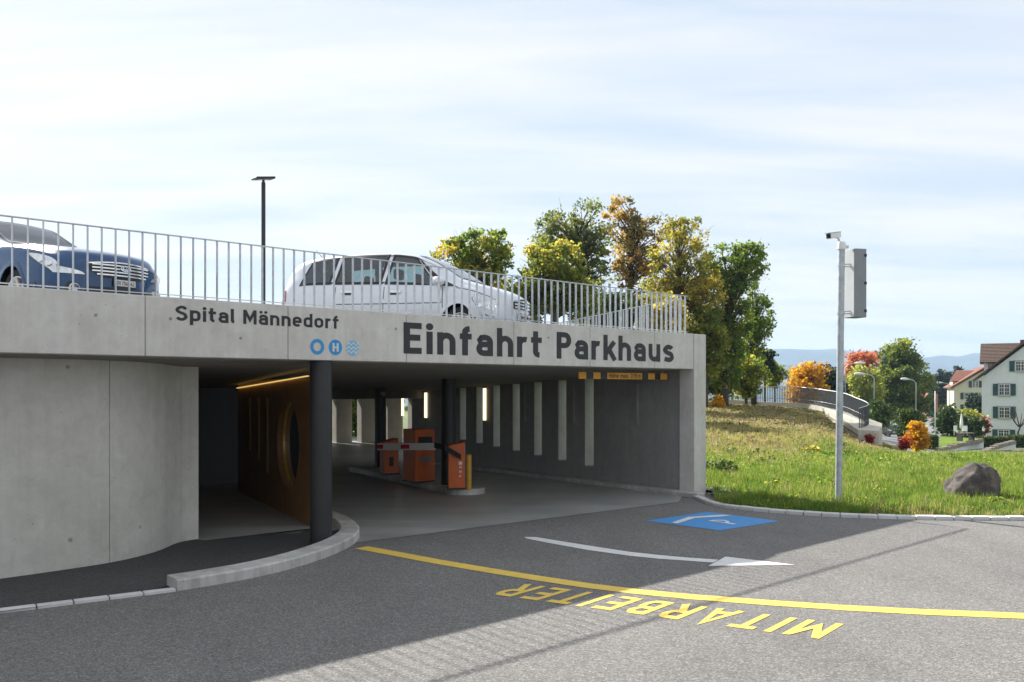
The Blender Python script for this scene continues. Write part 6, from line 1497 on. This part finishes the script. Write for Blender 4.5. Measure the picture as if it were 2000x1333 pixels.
# pink house
PYh = 285.0; mp_ = PYh / F
hp_ = empty('pink_house', ((1812 - 1000) * mp_, PYh, EYE + (HOR - 806) * mp_), 0, 'salmon pink house far down the street', 'house')
px_ = lambda x: (x - 1812) * mp_
pz_ = lambda y: (806 - y) * mp_
b = MB(); x0, x1, xm = px_(1813), px_(1834), px_(1822)
b.poly([(x0, 0, -4), (x1, 0, -4), (x1, 0, pz_(764)), (xm + 1, 0, pz_(746)), (xm - 1, 0, pz_(746)), (x0, 0, pz_(762)), (x0, 11, -4), (x1, 11, -4), (x1, 11, pz_(764)), (xm + 1, 11, pz_(746)), (xm - 1, 11, pz_(746)), (x0, 11, pz_(762))],
       [(0, 1, 2, 3, 4, 5), (11, 10, 9, 8, 7, 6), (0, 5, 11, 6), (1, 7, 8, 2)]); b.build('wall', M['render_pink'], hp_)
roof_slab([(x0 - .6, -.5, pz_(764)), (x0 - .6, 11.5, pz_(764)), (xm, 11.5, pz_(743)), (xm, -.5, pz_(743))], .2, 'roof', M['roof_red'], hp_)
roof_slab([(x1 + .6, -.5, pz_(766)), (x1 + .6, 11.5, pz_(766)), (xm, 11.5, pz_(743)), (xm, -.5, pz_(743))], .2, 'roof', M['roof_red'], hp_)
window(hp_, px_(1822), pz_(762), 1.3, 1.6, 0, 0, 'shutter_dark', sill=False); window(hp_, px_(1828), pz_(778), 1.1, 1.6, 0, 0, 'shutter_dark', sill=False); window(hp_, px_(1819), pz_(778), 1.1, 1.6, 0, 0, 'shutter_dark', sill=False)

# ------------------------------------------------------------------ street, drive, garden
def ribbon(name, pts, w, mat, label, dz=.05, cat='street'):
    P = [Vector((a[0], a[1])) for a in pts]; P = [Vector(p) for p in _cr([(p.x, p.y) for p in P], 6)]; V, f = [], []; n = len(P)
    for i, p in enumerate(P):
        d = (P[min(i + 1, n - 1)] - P[max(i - 1, 0)]).normalized(); nn = Vector((-d.y, d.x))
        for s in (-1, -.33, .33, 1):
            q = p + nn * (w / 2 * s); V.append((q.x, q.y, H(q.x, q.y) + dz))
    f = [(i * 4 + j, i * 4 + j + 1, i * 4 + 5 + j, i * 4 + 4 + j) for i in range(n - 1) for j in range(3)]
    b = MB(); b.poly(V, f); o = b.build(name, mat, smooth=True); tag(o, label, cat, kind='structure'); return o
bx = lambda x, Y: ((x - 1000) * Y / F, Y)
ribbon('street', [bx(1700, 60), bx(1742, 78), bx(1765, 100), bx(1785, 130), bx(1804, 170), bx(1814, 220), bx(1820, 300)], 7.0, M['street_asphalt'], 'street running downhill between trees and houses', .12)
ribbon('driveway', [bx(2200, 33), bx(2060, 38), bx(1960, 46), bx(1890, 56), bx(1830, 66)], 8.0, M['street_asphalt'], 'pale asphalt driveway beyond the lawn edge', .10, 'driveway')
# rendered garden wall with stone coping
def garden_wall(name, P, h0, h1, th, label, cop=.22):
    t = empty(name, P[0], 0, label, 'wall'); iv = Matrix.Translation(t.location).inverted(); b = MB()
    for a, c in zip(P[:-1], P[1:]):
        a, c = Vector(a), Vector(c); d = (c - a); L = d.length; d2 = Vector((d.x, d.y, 0)).normalized(); nn = Vector((-d2.y, d2.x, 0)) * th / 2
        b.hexa([a - nn + Vector((0, 0, -1.5)), c - nn + Vector((0, 0, -1.5)), c + nn + Vector((0, 0, -1.5)), a + nn + Vector((0, 0, -1.5)), a - nn + Vector((0, 0, h0)), c - nn + Vector((0, 0, h1)), c + nn + Vector((0, 0, h1)), a + nn + Vector((0, 0, h0))])
    o = b.build('wall_body', M['render_white']); o.parent = t; o.matrix_parent_inverse = iv.copy()
    rg_ = random.Random(3)
    for a, c in zip(P[:-1], P[1:]):
        a, c = Vector(a) + Vector((0, 0, h0 + .003)), Vector(c) + Vector((0, 0, h1 + .003)); L = (c - a).length; k = max(1, int(L / .55))
        d2 = (c - a).normalized(); nn = Vector((-d2.y, d2.x, 0)).normalized() * (th / 2 + .07)
        for i in range(k):
            p0, p1 = a.lerp(c, (i + .03) / k), a.lerp(c, (i + .97) / k); hh = cop * rg_.uniform(.75, 1.1); m_ = MB()
            m_.hexa([p0 - nn, p1 - nn, p1 + nn, p0 + nn] + [p0 - nn * .7 + Vector((0, 0, hh)), p1 - nn * .7 + Vector((0, 0, hh)), p1 + nn * .7 + Vector((0, 0, hh)), p0 + nn * .7 + Vector((0, 0, hh))])
            o = m_.build('coping_stone', M['coping_stone']); o.parent = t; o.matrix_parent_inverse = iv.copy()
    return t
def gw(x, y, Y): p = W(x, y, Y); return (p.x, p.y, p.z)
garden_wall('garden_wall', [gw(1826, 884, 72), gw(1870, 873.5, 77), gw(1916, 863, 82)], 0, 0, .45, 'white rendered wall with rough stone coping sloping up beside the drive', .30)
garden_wall('garden_wall', [gw(1919, 886, 63), gw(1960, 885.5, 64), gw(2090, 885, 66)], 0, 0, .45, 'low white wall with stone coping along the drive below the hedge', .26)
garden_wall('garden_wall', [gw(1921, 886, 64.6), gw(1950, 874, 70), gw(1978, 867, 74)], 0, 0, .45, 'short stone-topped wall running back to the house steps', .26)
def hedge(x0, x1, yt, yb, Y, label, dpt=1.3, seed=1):
    rg = np.random.default_rng(seed); a, c = W(x0, yb, Y), W(x1, yt, Y); n = 5200
    P = np.stack([rg.uniform(a.x, c.x, n), rg.uniform(Y, Y + dpt, n), rg.uniform(a.z, c.z, n)], 1)
    k = rg.integers(0, 3, n); P[k == 0, 1] = Y + rg.normal(0, .05, (k == 0).sum()); P[k == 1, 2] = c.z + rg.normal(0, .05, (k == 1).sum())
    t = empty('hedge', (a.x, Y, a.z), 0, label, 'hedge'); P -= np.array([a.x, Y, a.z])
    b = MB(); b.box(.12, c.x - a.x - .12, .12, dpt - .12, -.4, c.z - a.z - .12); b.build('core', M['leaf_dark'], t)
    leaf_obj('foliage', P, rg, .07, 'leaf_hedge', t, flat=.2)
hedge(1921, 1975, 856, 878, 84, 'dark clipped hedge in front of the white house', seed=2); hedge(1981, 2060, 853, 872, 83, 'clipped hedge beyond the gap by the house steps', seed=3); hedge(1812, 1832, 853, 874, 72, 'small bright clipped hedge by the garden lawn', seed=4)
# garden lawn patch, chairs, table and folded parasol
b = MB(); q = [gw(1832, 880, 74), gw(1918, 866, 80), gw(1918, 846, 100), gw(1836, 852, 95)]; b.poly(q, [(0, 1, 2, 3)]); o = b.build('garden_lawn', M['lawn_soil']); tag(o, 'small garden lawn behind the stone-topped wall', 'lawn', kind='structure')
def chair(x, y, Y, rz, label):
    p = W(x, y, Y); t = empty('garden_chair', p, rz, label, 'chair', 'white garden chairs')
    b = MB(); b.box(-.24, .24, -.22, .22, .41, .45); b.build('seat', M['off_white'], t)
    b = MB(); b.box(-.24, .24, .19, .23, .47, .92); b.build('backrest', M['off_white'], t)
    for sx in (-1, 1):
        for sy in (-1, 1): b = MB(); b.tube([(sx * .21, sy * .19, 0), (sx * .21, sy * .19, .41)], .022, 6); b.build('leg', M['off_white'], t)
chair(1870, 851, 84, .5, 'white garden chair facing the folded parasol'); chair(1884, 851, 85, -.5, 'white garden chair by the dark garden table')
p = W(1878, 852, 86); t = empty('garden_parasol', p, 0, 'folded white parasol standing between the garden chairs', 'parasol')
b = MB(); b.tube([(0, 0, 0), (0, 0, 2.2)], .025, 8); b.build('pole', M['cabinet_grey'], t); b = MB(); b.lathe([(.001, 2.25), (.06, 2.0), (.14, 1.3), (.17, .75), (.05, .72)], 12); b.build('folded_canopy', M['off_white'], t, smooth=True)
p = W(1886, 862, 80); t = empty('garden_table', p, .2, 'dark garden table with slatted top beside the stone-topped wall', 'table')
for k in range(5): b = MB(); b.box(-.7, .7, -.4 + k * .165, -.26 + k * .165, .70, .74); b.build('slat', M['coping_stone'], t)
for sx in (-.6, .6): b = MB(); b.box(sx - .04, sx + .04, -.35, .35, 0, .70); b.build('trestle', M['black_plastic'], t)
p = W(1921.5, 868, 83); t = empty('garden_lantern', p, 0, 'black garden lantern post at the corner of the hedge', 'lantern')
b = MB(); b.tube([(0, 0, 0), (0, 0, 1.2)], .035, 8); b.build('post', M['anthracite'], t); b = MB(); b.lathe([(.06, 1.2), (.14, 1.5), (.13, 1.52), (.10, 1.22)], 8); b.build('glass', M['off_white'], t); b = MB(); b.lathe([(.16, 1.52), (.02, 1.68), (.001, 1.7)], 8); b.build('cap', M['anthracite'], t)
# bare crooked tree by the white house
p = W(1990, 858, 92); t = empty('bare_tree', p, 0, 'crooked leafless little tree in front of the white house', 'tree'); rg = random.Random(2)
b = MB(); sp = [Vector((0, 0, -.3)), Vector((-.1, 0, .7)), Vector((.1, 0, 1.2))]; b.tube(sp, [.13, .11, .09], 8); b.build('trunk', M['bark'], t, smooth=True)
for (dx, dz) in ((-.9, 1.9), (-.6, 2.3), (.7, 1.6), (1.2, 1.9), (.2, 1.5), (-.75, 1.2)):
    b = MB(); b.tube([sp[2], sp[2] + Vector((dx * .45, rg.uniform(-.2, .2), dz * .25)), sp[2] + Vector((dx, rg.uniform(-.3, .3), dz * .75)), sp[2] + Vector((dx * 1.05, 0, dz))], [.07, .055, .035, .015], 6); b.build('branch', M['bark'], t, smooth=True)
# street lamps
def street_lamp(x, yt, Y, yb, arm, label):
    p = W(x, yb, Y); h = (yb - yt) * Y / F; t = empty('street_lamp', p, 0, label, 'street lamp', 'street lamps down the hill')
    b = MB(); b.tube([(0, 0, 0), (0, 0, h * .9), (arm * .15, 0, h * .97), (arm * .5, 0, h)], [.08, .06, .05, .04], 8); b.build('post', M['galvanised_pole'], t, smooth=True)
    b = MB(); b.tube([(arm * .45, 0, h), (arm * .75, 0, h + .03), (arm, 0, h + .03)], [.07, .15, .09], 8); b.build('lamp_head', M['off_white'], t, smooth=True)
street_lamp(1707, 731, 88, 808, -1.9, 'curved street lamp behind the ramp wall end'); street_lamp(1789, 741, 96, 824, -1.6, 'street lamp in front of the large green tree'); street_lamp(1854, 748, 150, 800, -2.2, 'twin-armed street lamp in front of the dark firs'); street_lamp(1651, 710, 90, 800, 2.0, 'tall street lamp rising in front of the pink tree')
p = W(1826.5, 852, 82); t = empty('flag_pole', p, 0, 'white flagpole with a limp flag in the garden', 'flagpole')
b = MB(); b.tube([(0, 0, 0), (0, 0, 4.1)], .045, 8); b.build('pole', M['off_white'], t, smooth=True)
b = MB(); V = []; 
for i in range(7):
    z = 3.9 - i * .28; V += [(.05, 0, z), (.16 + .03 * math.sin(i), .06, z - .03), (.24, -.03 + .02 * math.cos(i * 2), z - .08)]
b.poly(V, [(i * 3 + j, i * 3 + j + 1, i * 3 + 4 + j, i * 3 + 3 + j) for i in range(6) for j in range(2)]); b.build('flag', M['render_pink'], t, smooth=True)
# parked cars far down the street
def far_car(x, y, Y, rz, mat, label):
    p = W(x, y, Y); p.z = H(p.x, p.y) + .13; t = empty('distant_car', p, rz, label, 'car', 'cars on the street downhill')
    b = MB(); pr = [(-2.1, .35), (-2.1, .8), (-1.9, .95), (-1.3, 1.0), (-.8, 1.42), (.6, 1.45), (1.15, 1.0), (1.9, .86), (2.1, .65), (2.1, .35)]
    b.poly([(.85, q[0], q[1]) for q in pr] + [(-.85, q[0], q[1]) for q in pr], [tuple(range(10)), tuple(range(19, 9, -1))] + [(i, 10 + i, 10 + (i + 1) % 10, (i + 1) % 10) for i in range(10)])
    b.build('body', mat, t, bevel=.09, seg=2, auto=50)
    b = MB(); b.hexa([(-.66, -1.24, 1.03), (.66, -1.24, 1.03), (.60, -.84, 1.37), (-.60, -.84, 1.37), (-.66, -1.28, 1.05), (.66, -1.28, 1.05), (.60, -.88, 1.39), (-.60, -.88, 1.39)]); b.build('windscreen', M['window_glass'], t)
    for sx in (-1, 1):
        for sy in (-1.3, 1.3): b = MB(); b.lathe([(.001, -.1), (.31, -.1), (.33, 0), (.31, .1), (.001, .1)], 14, (sx * .78, sy, .33), 'x'); b.build('wheel', M['tyre_rubber'], t)
        b = MB(); b.box(sx * .62 - .16, sx * .62 + .16, -2.13, -2.08, .62, .74); b.build('headlight', M['mat_lens'], t)
far_car(1733, 850, 118, .25, M['anthracite'], 'dark car driving up the street towards the lawn'); far_car(1756, 832, 150, .2, M['blue_car_paint'], 'dark blue car further down the street under the trees')

# ------------------------------------------------------------------ haze over the lake
def haze():
    b = MB(); b.box(-6200, 6600, -120, 5400, -63.5, 262); m = bpy.data.materials.new('haze_air'); m.use_nodes = True; nt = m.node_tree; nt.nodes.clear()
    o_ = nt.nodes.new('ShaderNodeOutputMaterial'); v = nt.nodes.new('ShaderNodeVolumePrincipled'); v.inputs['Color'].default_value = (0.52, 0.72, 1.0, 1); v.inputs['Density'].default_value = 0.00017; v.inputs['Anisotropy'].default_value = 0.1
    nt.links.new(v.outputs[0], o_.inputs['Volume']); o = b.build('haze', m); tag(o, 'pale autumn haze in the air', 'haze', kind='stuff')
haze()
